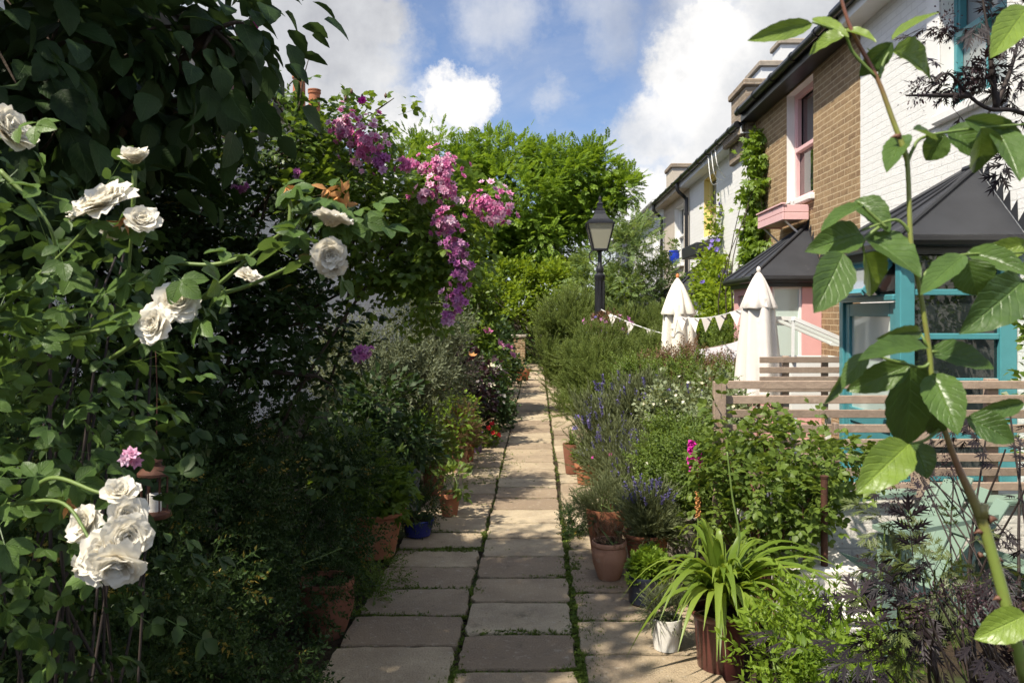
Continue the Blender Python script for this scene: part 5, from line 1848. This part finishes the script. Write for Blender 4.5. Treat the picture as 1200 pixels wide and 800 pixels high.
# ---- trees
t = thing('robinia_tree', 'large fresh green robinia tree spreading over the far end of the path', 'tree', (-2.2, 32.5, 0))
bl = [B(x, y + 10, Y + 9, rx * 31 / F, r2 * 1.4, rz * 31 / F) for x, y, Y, rx, r2, rz in
      ((520, 200, 22, 55, 1.2, 40), (480, 185, 23, 30, .9, 30), (600, 230, 21.5, 70, 1.3, 50), (670, 205, 22, 50, 1.1, 36), (560, 275, 21.5, 62, 1.2, 45), (635, 268, 21, 50, 1.1, 38), (722, 215, 22, 34, .8, 12), (700, 190, 22, 30, .8, 18), (640, 185, 22.5, 34, .9, 24), (690, 245, 21.5, 30, .9, 26), (450, 260, 23, 40, 1, 60), (590, 180, 23, 50, 1.2, 28), (520, 320, 22, 60, 1.2, 40))]
g = Geo()
cs = crown(g, bl, 14000, TPIN, (.30, .50), clump=.46, up=.8, droop=.25, shell=.5, dens=1.0)
g.build('crown', MT['l_tree'], t)
g = Geo()
b0 = np.array([-2.2, 32.5, 0])
fk = np.array([-1.9, 32.2, 3.2])
tube(g, catmull([b0, (-2.3, 32.4, 1.5), fk], 6), (.32, .22), 12)
for b1 in bl:
    e = np.array(b1[:3])
    tube(g, catmull([fk, fk * .5 + e * .5 + (0, 0, .25), e], 6), (.14, .05), 8)
bc = np.array([b1[:3] for b1 in bl])
for i in rng.permutation(len(cs))[:130]:
    e = cs[i]
    o = bc[np.argmin(np.linalg.norm(bc - e, axis=1))]
    tube(g, catmull([o, (o + e) / 2 + rng.normal(size=3) * .1, e], 4), (.04, .008), 5)
g.build('trunk', MT['bark'], t, 180)


def tree(name, label, cat, base, fork, bl, tl, size, n, lm, clump, tr, ntw=80, smooth=None, **kw):
    t = thing(name, label, cat, base)
    g = Geo()
    cs = crown(g, bl, n, tl, size, clump=clump, **kw)
    g.build('crown', MT[lm], t, smooth)
    g = Geo()
    b0, fk = np.array(base, float), np.array(fork, float)
    tube(g, catmull([b0, (b0 + fk) / 2 + rng.normal(size=3) * .05, fk], 6), (tr, tr * .7), 10)
    bc = np.array([b1[:3] for b1 in bl])
    for e in bc:
        tube(g, catmull([fk, (fk + e) / 2 + (0, 0, .1), e], 6), (tr * .45, tr * .15), 7)
    for i in rng.permutation(len(cs))[:ntw]:
        e = cs[i]
        o = bc[np.argmin(np.linalg.norm(bc - e, axis=1))]
        tube(g, catmull([o, (o + e) / 2 + rng.normal(size=3) * .04, e], 4), (tr * .12, tr * .03), 5)
    g.build('trunk', MT['bark'], t, 180)
    return t


TBIG = leafn(8, .36, .10, .25, .42, .05)
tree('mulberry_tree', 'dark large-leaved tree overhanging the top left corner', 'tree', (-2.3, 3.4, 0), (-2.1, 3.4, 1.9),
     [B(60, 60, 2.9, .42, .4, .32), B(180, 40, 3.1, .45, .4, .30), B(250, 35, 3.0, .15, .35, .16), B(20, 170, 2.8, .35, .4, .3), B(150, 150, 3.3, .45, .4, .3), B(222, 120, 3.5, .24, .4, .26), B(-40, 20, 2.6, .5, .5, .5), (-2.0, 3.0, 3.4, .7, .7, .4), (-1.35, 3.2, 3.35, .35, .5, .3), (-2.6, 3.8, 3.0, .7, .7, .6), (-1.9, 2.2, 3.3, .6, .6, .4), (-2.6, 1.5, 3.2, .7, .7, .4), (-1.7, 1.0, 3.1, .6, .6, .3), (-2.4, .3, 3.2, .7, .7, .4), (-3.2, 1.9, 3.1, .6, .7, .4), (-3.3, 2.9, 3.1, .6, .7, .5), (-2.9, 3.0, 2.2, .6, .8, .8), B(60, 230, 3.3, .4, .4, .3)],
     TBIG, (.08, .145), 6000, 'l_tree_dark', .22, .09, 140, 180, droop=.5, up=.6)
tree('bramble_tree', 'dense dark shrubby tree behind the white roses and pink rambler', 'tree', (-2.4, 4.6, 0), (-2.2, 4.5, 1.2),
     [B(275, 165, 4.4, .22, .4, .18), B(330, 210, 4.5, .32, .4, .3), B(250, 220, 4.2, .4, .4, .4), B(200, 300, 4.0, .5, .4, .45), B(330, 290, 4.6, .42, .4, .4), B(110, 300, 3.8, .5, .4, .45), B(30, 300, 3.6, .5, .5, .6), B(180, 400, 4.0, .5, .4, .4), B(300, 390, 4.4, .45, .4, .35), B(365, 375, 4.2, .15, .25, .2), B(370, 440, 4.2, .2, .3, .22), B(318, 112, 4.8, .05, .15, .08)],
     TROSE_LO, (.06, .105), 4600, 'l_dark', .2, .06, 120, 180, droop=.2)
# dark jasmine hedge at lower left
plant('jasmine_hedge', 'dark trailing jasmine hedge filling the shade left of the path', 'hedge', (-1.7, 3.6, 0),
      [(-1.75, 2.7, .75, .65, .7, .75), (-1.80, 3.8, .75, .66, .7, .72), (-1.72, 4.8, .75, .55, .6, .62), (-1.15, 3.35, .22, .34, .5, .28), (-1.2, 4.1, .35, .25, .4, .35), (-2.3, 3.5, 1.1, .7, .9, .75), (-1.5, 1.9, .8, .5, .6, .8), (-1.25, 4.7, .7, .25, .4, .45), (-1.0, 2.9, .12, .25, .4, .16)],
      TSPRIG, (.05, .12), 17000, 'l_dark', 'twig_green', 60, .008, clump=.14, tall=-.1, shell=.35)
for i, (x, y) in enumerate(((300, 640), (345, 560), (385, 640), (250, 600))):
    pass
# plants along the left side
plant('leafy_plant', 'maple-leaved green plant spilling from the large rolled-rim pot', 'pot plant', (-1.13, 5.62, .33), [(-1.15, 5.6, .50, .25, .24, .18), (-1.28, 5.5, .68, .22, .24, .22), (-1.0, 5.5, .42, .12, .14, .08)], TLOBE, (.05, .08), 900, 'l_ramb', 'twig_green', 20, .004, clump=.09)
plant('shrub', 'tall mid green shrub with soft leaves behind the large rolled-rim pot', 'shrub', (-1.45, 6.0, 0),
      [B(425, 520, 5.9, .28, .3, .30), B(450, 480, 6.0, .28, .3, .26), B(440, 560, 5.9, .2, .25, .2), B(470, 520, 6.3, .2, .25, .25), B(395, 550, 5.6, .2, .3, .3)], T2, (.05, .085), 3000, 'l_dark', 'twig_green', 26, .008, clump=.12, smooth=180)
plant('olive_shrub', 'twiggy grey-green shrub in front of the shaded white house', 'shrub', (-1.5, 7.3, 0),
      [B(450, 425, 7.2, .48, .4, .30), B(495, 400, 7.4, .32, .35, .28), B(415, 425, 7.4, .3, .35, .22), B(480, 450, 7.1, .35, .35, .28), B(430, 460, 7.0, .4, .3, .3), B(520, 425, 7.5, .2, .3, .25), B(455, 495, 6.9, .4, .3, .25)],
      TOLV, (.11, .2), 2700, 'l_olive', 'bark', 70, .012, clump=.13, tall=.6)
plant('shrub', 'yellow-green leafy shrub above the peach terracotta pot', 'shrub', (-1.05, 8.7, 0),
      [B(520, 500, 8.5, .26, .3, .22), B(500, 480, 8.6, .3, .3, .26), B(540, 505, 8.9, .16, .25, .16), B(535, 480, 9.2, .22, .3, .26), B(490, 520, 8.2, .25, .25, .25)], T2, (.05, .08), 2000, 'l_bright', 'twig_green', 20, .006, clump=.1, smooth=180)
plant('smoke_bush', 'dark purple smoke bush halfway along the left side', 'shrub', (-1.1, 10.2, 0),
      [B(545, 440, 10.2, .32, .35, .26), B(520, 455, 10, .25, .3, .22), B(560, 470, 10.4, .22, .3, .22), B(535, 415, 10.4, .2, .25, .16)], T1w, (.05, .09), 1700, 'l_purple', 'twig_red', 24, .008, clump=.12,
      flowers=[('blossom', FL5, 8, (.05, .07), 'petal_orange', 'front')])
plant('flowering_shrub', 'shrub with small white blossoms beside the smoke bush', 'shrub', (-.95, 11.4, 0),
      [B(568, 435, 11.4, .2, .3, .22), B(560, 455, 11.2, .2, .3, .2), B(575, 470, 11.5, .2, .3, .25)], T1, (.05, .09), 1300, 'l_dark', 'twig_green', 16, .006, clump=.1,
      flowers=[('blossom', FL5, 36, (.03, .05), 'petal_cream', 'front')])
plant('shrub', 'deep green shrub shading the left edge of the path', 'shrub', (-.95, 11, 0),
      [B(550, 500, 10.6, .3, .5, .28), B(575, 490, 11.8, .25, .6, .3), B(590, 478, 13, .22, .6, .32), B(520, 530, 10, .25, .4, .22)], T1w, (.05, .08), 3200, 'l_dark', 'twig_green', 20, .008, clump=.12,
      flowers=())
plant('shrub', 'brownish green tall shrub beneath the robinia', 'shrub', (-1.3, 13.5, 0),
      [B(545, 350, 13.2, .55, .5, .45), B(562, 385, 13.8, .3, .5, .4), B(555, 410, 13.2, .45, .5, .4), B(530, 320, 13.5, .5, .5, .4), B(585, 425, 14.2, .25, .5, .35)], T1w, (.06, .10), 5200, 'l_ramb', 'bark', 40, .02, clump=.17,
      flowers=[('blossom', FLD, 5, (.09, .12), 'petal_pink', 'front')])
plant('shrub', 'shadowed evergreen shrub between the path and the far brick pier', 'shrub', (-1.0, 17, 0),
      [B(590, 410, 17, .4, .7, .5), B(575, 430, 16.5, .5, .7, .6), B(600, 440, 19, .35, .8, .5), B(545, 390, 17, .6, .7, .6)], T1w, (.07, .11), 3600, 'l_dark', 'bark', 20, .015, clump=.18)
plant('shrub', 'shady low shrub just beyond the upright rosemary', 'shrub', (1.1, 17, 0),
      [B(680, 430, 17, .55, .8, .5), B(665, 420, 19.5, .4, .8, .6), B(655, 425, 23, .4, 1, .6), B(720, 400, 17, .7, .8, .8)], T1w, (.07, .11), 3600, 'l_dark', 'bark', 20, .015, clump=.18)
plant('fern_tuft', 'low green weeds under the large rolled-rim pot', 'weeds', (-1.0, 5.1, 0), [(-1.02, 5.05, .05, .20, .22, .10), (-.98, 4.7, .04, .1, .2, .08)], TSPRIG, (.04, .08), 420, 'l_mid', 'twig_green', 6, .003, clump=.06)
potplant('pot_plant', 'straggly trailing plant in the cobalt bowl', 'pot plant', (-.92, 6.12, .15), .17, .22, TSPRIG, (.06, .1), 300, 'l_dark', tall=.4)
potplant('pot_plant', 'young leafy cutting in the rimmed terracotta pot', 'pot plant', (-.68, 6.7, .22), .16, .26, T2, (.05, .08), 110, 'l_mid', tall=.5)
potplant('pot_plant', 'dark trailing foliage over the tall teal pot', 'pot plant', (-1.1, 6.95, .55), .2, .3, T1w, (.04, .07), 500, 'l_dark', tall=.1)
potplant('pot_plant', 'reddish fuchsia spilling over the damp brown pot', 'pot plant', (-.95, 7.5, .28), .2, .36, T1w, (.04, .06), 500, 'l_mid', (), .3)
potplant('pot_plant', 'dry grassy tuft in the pale peach pot', 'pot plant', (-.85, 8.6, .30), .16, .36, TLAV, (.1, .18), 340, 'l_red', tall=.7)
potplant('pot_plant', 'small green plant in the plain terracotta pot on the left', 'pot plant', (-.80, 9.2, .22), .14, .26, T1w, (.04, .06), 340, 'l_mid')
potplant('pot_plant', 'bright red geranium farthest along the left row of pots', 'geranium', (-.62, 10.2, .04), .14, .34, T1w, (.04, .06), 300, 'l_mid', [('blossom', FL5, 9, (.035, .05), 'petal_red', 'front')])
potplant('pot_plant', 'low green plant in the squat pot by the brick pier', 'pot plant', (-.42, 20.5, .30), .26, .2, T1w, (.06, .09), 260, 'l_mid')

# pink rambling rose
t = thing('rambling_rose', 'rambling rose arching to the path with clusters of pink and mauve flowers', 'climbing rose', (-1.55, 4.5, 0))
g = Geo()
bl = [B(430, 215, 4.25, 0.205, 0.287, 0.164), B(480, 235, 4.25, 0.230, 0.287, 0.164), B(500, 285, 4.2, 0.197, 0.287, 0.180), B(450, 285, 4.25, 0.262, 0.287, 0.197), B(540, 250, 4.2, 0.131, 0.246, 0.115), B(400, 240, 4.15, 0.164, 0.246, 0.164), B(525, 300, 4.25, 0.098, 0.205, 0.148), B(492, 325, 4.3, 0.10, 0.2, 0.10), B(495, 355, 4.25, 0.098, 0.164, 0.098), B(365, 185, 4.3, 0.16, 0.246, 0.12), B(415, 160, 4.25, 0.148, 0.246, 0.115), B(325, 178, 4.25, 0.09, 0.164, 0.10), B(346, 92, 4.25, 0.025, 0.06, 0.07), B(440, 135, 4.25, 0.041, 0.082, 0.041)]
cs = crown(g, bl, 1800, TROSE_LO, (.055, .10), clump=.10, droop=.25)
g.build('foliage', MT['l_ramb'], t, 180)
g = Geo()
for k in (0, 3, 4, 7, 9):
    e = bl[k][:3]
    tube(g, catmull([(-1.6 + rng.normal() * .3, 4.7 + rng.normal() * .25, 0), (-1.55 + rng.normal() * .25, 4.6 + rng.normal() * .2, 1.3), np.array(e) + (-.15, 0, .05), e], 6), (.011, .004), 6)
for i in rng.permutation(len(cs))[:70]:
    e = cs[i]
    o = np.array(min(bl, key=lambda b1: np.linalg.norm(np.array(b1[:3]) - e))[:3])
    tube(g, catmull([o, (o + e) / 2 + rng.normal(size=3) * .03, e], 4), (.004, .0015), 5)
for pts in ([(405, 165), (422, 140), (440, 112)], [(440, 130), (452, 122), (462, 115)], [(350, 130), (355, 95), (362, 68)], [(352, 110), (345, 90), (348, 75)]):
    tube(g, catmull([P(x, y, 4.2) for x, y in pts], 4), (.005, .002), 5)
g.build('cane', MT['bark'], t, 180)
for (px, py, rx, rz, k, mt) in ((402, 150, 14, 20, 26, 'petal_pink'), (428, 165, 18, 28, 44, 'petal_pink'), (445, 190, 8, 18, 16, 'petal_mauve'), (518, 196, 20, 17, 40, 'petal_pink'), (480, 193, 10, 9, 14, 'petal_pink'), (520, 222, 17, 18, 34, 'petal_pink'),
                                (498, 228, 11, 9, 14, 'petal_pink'), (524, 262, 14, 16, 30, 'petal_pink'), (535, 290, 12, 16, 26, 'petal_mauve'), (540, 320, 9, 18, 22, 'petal_mauve'), (572, 240, 22, 18, 46, 'petal_pink'), (585, 252, 12, 12, 18, 'petal_pink'),
                                (535, 350, 10, 14, 18, 'petal_mauve'), (525, 372, 8, 10, 12, 'petal_mauve'), (282, 222, 10, 8, 12, 'petal_mauve'), (350, 205, 5, 9, 8, 'petal_mauve'), (423, 412, 9, 8, 12, 'petal_mauve'), (424, 118, 5, 4, 3, 'petal_magenta'), (153, 534, 16, 12, 7, 'petal_pink'), (300, 32, 4, 3, 3, 'petal_magenta'), (268, 106, 4, 3, 3, 'petal_pink')):
    Y = 3.88 if px > 330 else 4.0
    if px > 330 and k > 10:
        k = int(k * 2.1)
        rx, rz = rx * 1.75, rz * 1.4
    if px == 153:
        Y = .97
    if px in (300, 268):
        Y = 3.2
    g = Geo()
    kk = Y / F
    d = rdir(k)
    d[:, 1] = -np.abs(d[:, 1])
    pos = P(px, py, Y) + d * np.array([rx * kk, rx * kk, rz * kk]) * np.clip(np.abs(rng.normal(.35, .42, k)), 0, 1.05)[:, None]
    k2 = k
    sz = (.016 + .010 * rng.random(k)) * (.42 if px == 153 else 1)
    g.inst(FLD, frames(d + np.array([0, -.4, .2]) + rdir(k) * .35, rdir(k)), pos, sz)
    fc = g.build('flower_cluster', MT[mt], t)
g = Geo()
for (px, py) in ((452, 113), (412, 108), (405, 116), (362, 67), (350, 72)):
    lathe(g, [(0, -.012), (.007, -.004), (.008, .004), (.003, .016), (0, .02)], P(px, py, 4.2), 8)
g.build('bud', MT['twig_red'], t, 180)


# ---- white rose
def petal(L, W, th0, th1, cup, n=8, m_=8, ph=0.0):
    """petal grid in local frame: axis +Z, radial +X"""
    V = []
    for i in range(n):
        s = i / (n - 1)
        x = z = 0.0
        q = 16
        for k in range(q):
            th = th0 + (th1 - th0) * (s * (k + .5) / q)
            x += math.sin(th) * L * s / q
            z += math.cos(th) * L * s / q
        ww = W * (math.sin(math.pi * (.10 + .80 * s)) ** .7) 
        for j in range(m_):
            u = -1 + 2 * j / (m_ - 1)
            th = th0 + (th1 - th0) * s
            lift = cup * u * u * W
            rip = .055 * L * s * s * math.sin(u * 3.2 + ph) + .03 * L * s ** 3 * math.sin(u * 6 + 2 * ph)
            V.append((x - math.cos(th) * lift * .9 + rip * math.cos(th), u * ww, z + math.sin(th) * lift * .6 + rip * math.sin(th) - .06 * L * s ** 4 * u * u))
    fs = [(i * m_ + j, (i + 1) * m_ + j, (i + 1) * m_ + j + 1, i * m_ + j + 1) for i in range(n - 1) for j in range(m_ - 1)]
    return np.array(V), fs


def bloom(parent, c, axis, dia, open_=1.0, mat='petal_white', seed=0):
    rs = random.Random(seed)
    g = Geo()
    z = np.asarray(axis, float)
    z /= np.linalg.norm(z)
    x = np.cross(z, [.3, .2, .9])
    x /= np.linalg.norm(x)
    y = np.cross(z, x)
    Rm = np.stack([x, y, z], 1)
    Rr = dia / 2
    layers = ((8, 1.02, .50, .95, 1.75, .25), (9, .95, .46, .72, 1.5, .35), (10, .82, .40, .5, 1.25, .45), (11, .70, .34, .3, 1.05, .5), (10, .55, .28, .15, .85, .6), (8, .42, .22, .0, .6, .7), (5, .32, .18, -.1, .35, .8))
    for li, (k, L, W, a0, a1, cup) in enumerate(layers):
        for i in range(k):
            ph = rs.random() * 6
            V, fs = petal(Rr * L * rs.uniform(.86, 1.08), Rr * W * rs.uniform(.85, 1.15), a0 * open_ + rs.uniform(-.2, .2), a1 * open_ + rs.uniform(-.4, .4), cup, ph=ph)
            a = 2 * math.pi * (i + li * .43) / k + rs.uniform(-.2, .2)
            Rz = np.array([[math.cos(a), -math.sin(a), 0], [math.sin(a), math.cos(a), 0], [0, 0, 1]])
            V = (V @ Rz.T) @ Rm.T + np.asarray(c) - z * Rr * .25
            s = np.repeat(np.linspace(0, 1, 8), 8)
            g.add(V, fs, r=np.clip(.25 + .55 * s + rs.uniform(-.1, .15), 0, 1))
    return g.build('bloom', MT[mat], parent, 180)


t = thing('white_rose_bush', 'white rose bush with full blooms filling the left foreground', 'rose bush', (-.95, 1.25, 0))
k = 0
BL = [((10, 152), 1.0, 62, (.75, -.2, .45), .8), ((158, 186), 1.05, 40, (.1, -.45, .9), .6), ((122, 236), 1.0, 68, (-.2, -.6, .75), .9), ((166, 258), 1.0, 42, (.4, -.6, .5), .85), ((96, 246), 1.0, 40, (-.5, -.5, .6), .9), ((133, 270), 1.04, 30, (0, -.4, -.8), .9),
      ((207, 355), 1.02, 54, (.3, -.75, .5), .95), ((180, 380), 1.0, 50, (-.2, -.9, .2), .95), ((292, 325), 1.1, 34, (.3, -.3, .8), .9), ((388, 258), .95, 52, (.15, .1, .9), .95), ((386, 298), .95, 44, (.3, -.5, -.2), .95), ((388, 312), .96, 34, (.2, -.6, -.6), .9),
      ((142, 577), .93, 44, (.25, -.55, .75), .85), ((148, 603), .92, 48, (.55, -.7, .3), .8), ((150, 628), .91, 58, (.45, -.85, .0), .9), ((100, 614), .95, 50, (-.4, -.75, .3), 1.0), ((118, 650), .90, 60, (-.2, -.8, .35), 1.0), ((138, 662), .89, 62, (.15, -.75, -.5), 1.0), ((104, 668), .91, 46, (-.3, -.7, -.5), 1.0)]
for (p, Y, d, ax, op) in BL:
    bloom(t, P(p[0], p[1], Y), ax, d * Y / F * 1.08, op, seed=k)
    k += 1
# canes
canes = [[(-60, 420, 1.1), (20, 345, 1.05), (75, 295, 1.02), (125, 240, 1.0)], [(-40, 460, 1.1), (60, 400, 1.08), (180, 375, 1.05), (210, 350, 1.04)], [(130, 420, 1.1), (235, 350, 1.06), (300, 295, 1.04), (345, 262, 1.0), (385, 225, 1.0)],
         [(235, 350, 1.06), (290, 335, 1.06), (355, 305, 1.02), (388, 290, 1.0)], [(290, 300, 1.04), (250, 310, 1.05), (195, 310, 1.05), (160, 330, 1.04)], [(-40, 600, 1.0), (20, 590, .97), (75, 590, .95), (110, 640, .92)], [(20, 590, .97), (60, 560, .96), (110, 575, .94), (140, 585, .93)],
         [(158, 200, 1.05), (155, 260, 1.06), (150, 330, 1.08)], [(-50, 200, 1.05), (-20, 170, 1.02), (10, 160, 1.0)], [(0, 200, 1.05), (30, 230, 1.05), (60, 270, 1.05), (70, 330, 1.08)], [(340, 262, 1.0), (340, 240, 1.0), (333, 222, 1.0)], [(372, 245, 1.0), (385, 225, 1.0)], [(400, 262, 1.0), (398, 245, 1.0)],
         [(-60, 420, 1.1), (-100, 600, 1.2), (-300, 800, 1.25), (-640, 1700, 1.25)], [(-40, 600, 1.0), (-100, 700, 1.1), (-300, 1000, 1.2), (-640, 1700, 1.25)]]
g = Geo()
allp = []
for cpts in canes:
    ln = catmull([P(*p) for p in cpts], 7)
    tube(g, ln, (.0034, .0016) if cpts[-1][1] < 900 else (.005, .012), 7)
    if cpts[-1][1] < 900:
        allp.append(ln)
g.build('cane', MT['twig_green'], t, 180)
# leaves: along canes and in a loose bank
g = Geo()
pos = np.concatenate([a[rng.integers(0, len(a), 4)] for a in allp]) + rng.normal(size=(4 * len(allp), 3)) * .012
kk = len(pos)
g.inst(TROSE, frames(rdir(kk) * [1, .6, .6] + [0, -.35, -.15], rdir(kk) * .6 + [0, -.5, .8]), pos, .042 + .028 * rng.random(kk))
crown(g, [B(25, 300, 1.15, .11, .12, .09), B(20, 430, 1.15, .11, .12, .13), B(40, 540, 1.1, .09, .12, .10), B(10, 650, 1.05, .06, .1, .10), B(80, 335, 1.2, .07, .1, .06), B(-40, 740, 1.1, .11, .1, .10), B(95, 440, 1.2, .06, .1, .06)],
      230, TROSE, (.040, .066), clump=.07, up=.5, out=.5, droop=.35)
g.build('foliage', MT['l_rose'], t, 180)
for (px, py) in ((335, 220), (383, 222), (405, 240), (400, 225), (80, 592), (143, 258)):
    g = Geo()
    q = P(px, py, 1.0)
    n5 = 9
    g.inst(leafn(3, .22, .05, .3, .4), frames(rdir(n5) + [0, -.2, -.4], rdir(n5)), np.tile(q, (n5, 1)), .010 + .012 * rng.random(n5))
    g.build('spent_bloom', MT['petal_orange'], t, 180)
# lower left leaves in shade
plant('rose_thicket', 'shaded rose leaves in the lower left corner', 'rose bush', (-1.1, 1.6, 0),
      [B(30, 700, 1.35, .16, .15, .12), B(60, 780, 1.35, .16, .15, .12), B(90, 450, 1.7, .25, .2, .2), B(150, 470, 1.9, .16, .2, .16), B(80, 330, 1.8, .24, .2, .2), B(170, 310, 1.9, .16, .2, .10), B(-40, 500, 1.5, .3, .3, .5)],
      TROSE, (.048, .08), 430, 'l_dark', 'twig_dark', 22, .005, clump=.12, smooth=180, droop=.3)

# ---- foreground rose shoot at right
t = thing('rose_shoot', 'tall thorny rose shoot with large glossy leaves close at the right', 'rose shoot', P(1235, 800, .66) * (1, 1, 0))
YS = .64
cane = [(978, -30), (992, 20), (1004, 48), (1028, 92), (1046, 140), (1060, 178), (1064, 200), (1068, 290), (1078, 340), (1089, 410), (1092, 440), (1103, 490), (1122, 545), (1147, 600), (1163, 650), (1182, 720), (1202, 800), (1230, 950), (1240, 2700)]
wd_ = [4, 5, 6, 6, 7, 8, 6.5, 6.5, 6.5, 7, 7, 7.5, 9, 15, 15, 16, 17, 18, 22]
cp = catmull([P(x, y, YS) for x, y in cane], 5)
wr = np.interp(np.linspace(0, 1, len(cp)), np.linspace(0, 1, len(wd_)), wd_) * YS / F / 2 * .85
m, nt4, out = new_mat('rose_cane')
b = N(nt4, 'ShaderNodeBsdfPrincipled', inp={'Roughness': .38, 'Specular IOR Level': .5})
ge = N(nt4, 'ShaderNodeNewGeometry')
sz_ = N(nt4, 'ShaderNodeSeparateXYZ')
nt4.links.new(ge.outputs['Position'], sz_.inputs[0])
mr = N(nt4, 'ShaderNodeMapRange', inp={1: 1.25, 2: 2.0, 3: 0, 4: 1})
nt4.links.new(sz_.outputs[2], mr.inputs[0])
cl_ = ramp(nt4, mr.outputs[0], [(0, (.17, .24, .05)), (.36, (.20, .26, .055)), (.44, (.26, .13, .07)), (.52, (.20, .23, .05)), (.80, (.24, .26, .06)), (.86, (.22, .08, .05)), (1, (.17, .09, .055))])
cl_ = mix(nt4, ramp(nt4, noise(nt4, 60, 5, .6), [(.5, (0, 0, 0)), (.72, (.5, .5, .5))]), cl_, (.20, .10, .05))
nt4.links.new(cl_, b.inputs['Base Color'])
nt4.links.new(b.outputs[0], out.inputs[0])
g = Geo()
tube(g, cp, wr, 12)
tube(g, [P(1150, 606, YS), P(1150, 590, YS)], (.0052, .0050), 12)
g.build('cane', m, t, 180)
for (px, py, dx, dy, s) in ((1158, 608, 1, -.1, 1.3), (1150, 622, -1, .1, .9), (1167, 655, 1, .1, 1.0), (1172, 700, -1, .1, .9), (1054, 160, -1, -.1, 1.0), (1180, 712, 1, 0, 1.0), (1147, 650, 1, .1, .8), (1190, 760, -1, .1, 1)):
    q = P(px, py, YS)
    L = 10 * s * YS / F
    g = Geo()
    tube(g, [q, q + np.array([dx * L * .5, 0, -dy * L * .5]), q + np.array([dx * L, 0, -dy * L - .2 * L])], np.array([.0034, .0016, .0001]) * s, 8)
    g.build('thorn', MT['twig_red'], t, 180)
leaves = [  # base, tip, width px, roll, pale
    ((952, 28), (883, 45), 17, -.5, 1), ((952, 22), (992, 38), 14, .3, 1), ((990, 42), (948, 58), 26, .2, 1), ((988, 36), (1026, 43), 15, -.3, 1), ((1045, 47), (1096, 11), 13, .6, 1), ((1046, 60), (1098, 82), 42, .1, 1), ((1046, 50), (1009, 88), 20, .5, 0), ((1030, 90), (1022, 55), 12, .6, 0),
    ((1062, 158), (1040, 192), 22, .5, 0), ((1070, 152), (1100, 160), 15, .3, 0), ((1108, 158), (1086, 187), 27, .1, 0), ((1113, 150), (1150, 178), 40, .2, 0), ((1150, 150), (1150, 202), 42, -.1, 0), ((1165, 148), (1200, 200), 40, .2, 0), ((1130, 140), (1200, 158), 18, .7, 0), ((1205, 8), (1168, 56), 34, .2, 1),
    ((1010, 275), (955, 288), 34, .2, 0), ((988, 297), (962, 358), 42, .15, 0), ((1013, 297), (1030, 345), 44, 0, 1), ((1013, 277), (1080, 312), 44, .25, 0), ((1002, 235), (1042, 262), 30, .2, 0), ((1012, 240), (965, 262), 16, .6, 0), ((1130, 299), (1084, 336), 25, .4, 0), ((1133, 304), (1148, 345), 34, -.6, 0), ((1200, 328), (1142, 381), 46, .15, 0), ((1133, 296), (1202, 314), 26, .3, 0), ((1205, 285), (1150, 300), 20, .5, 1),
    ((1080, 389), (1037, 395), 15, .4, 0), ((1087, 407), (1015, 411), 26, .5, 0), ((1088, 413), (1164, 424), 34, .25, 0), ((1067, 427), (998, 456), 28, .3, 0), ((1017, 414), (987, 450), 20, .4, 0), ((992, 434), (971, 471), 11, .7, 0), ((1067, 426), (1068, 521), 78, 0, 0), ((1092, 438), (1121, 498), 38, -.3, 0), ((1088, 440), (1122, 470), 26, .6, 0), ((1133, 489), (1189, 514), 32, .2, 0), ((1200, 472), (1150, 484), 16, .5, 0), ((1065, 520), (1013, 569), 42, .1, 1), ((1070, 518), (1088, 556), 30, .1, 0), ((1202, 720), (1150, 746), 34, .1, 1), ((1100, 480), (1094, 512), 18, .6, 0)]
LT = leafn(14, .5, .13, .16, .44, .03, 3, .012)
for (bp_, tp_, w, roll, pale) in leaves:
    Y0 = YS + random.uniform(-.02, .03)
    a, b2 = P(bp_[0], bp_[1], Y0), P(tp_[0], tp_[1], Y0 + random.uniform(-.035, .02))
    d = b2 - a
    b2 = b2 + d * .06
    d = b2 - a
    L = np.linalg.norm(d)
    w3 = w * Y0 / F * (1.0 if w > 60 else 1.15)
    nrm = np.array([[0.15 * random.uniform(-1, 1) + .0, -1.0, .55]])
    ax = d / L
    M = frames(ax[None], nrm)
    # roll the blade about its axis
    ry = np.array(Matrix.Rotation(roll * random.choice((-1, 1)), 3, 'X'))
    M = M @ ry[None]
    tl = dict(LT, v=LT['v'] * np.array([1, w3 / L / max(.45, math.cos(roll)), 1]))
    tl['v'][:, 2] = LT['v'][:, 2] * (w3 / L + .35) * random.uniform(.7, 1.5)
    g = Geo()
    g.inst(tl, M, a[None], np.array([L]), np.array([random.random()]))
    g.build('leaf', MT['l_rose_pale' if pale else 'l_rose_big'], t, 180)
g = Geo()
for pts in ([(1028, 92), (1000, 62), (988, 40), (952, 26)], [(1030, 92), (1036, 72), (1046, 55)], [(1062, 195), (1070, 175), (1085, 160), (1150, 150), (1200, 146)], [(1068, 275), (1058, 262), (1045, 258), (1010, 270)], [(1030, 266), (1012, 282), (1013, 298)],
            [(1078, 340), (1085, 320), (1105, 305), (1133, 298), (1200, 296)], [(1089, 410), (1080, 392)], [(1090, 425), (1082, 430), (1067, 428), (1015, 414)], [(1089, 412), (1100, 412)], [(1103, 490), (1133, 489)], [(1103, 500), (1085, 515), (1066, 520)], [(1040, 268), (1020, 250), (1005, 236)]):
    g = Geo()
    tube(g, catmull([P(x, y, YS) for x, y in pts], 5), (.0016, .0009), 7)
    g.build('leaf_stalk', MT['twig_green'], t, 180)
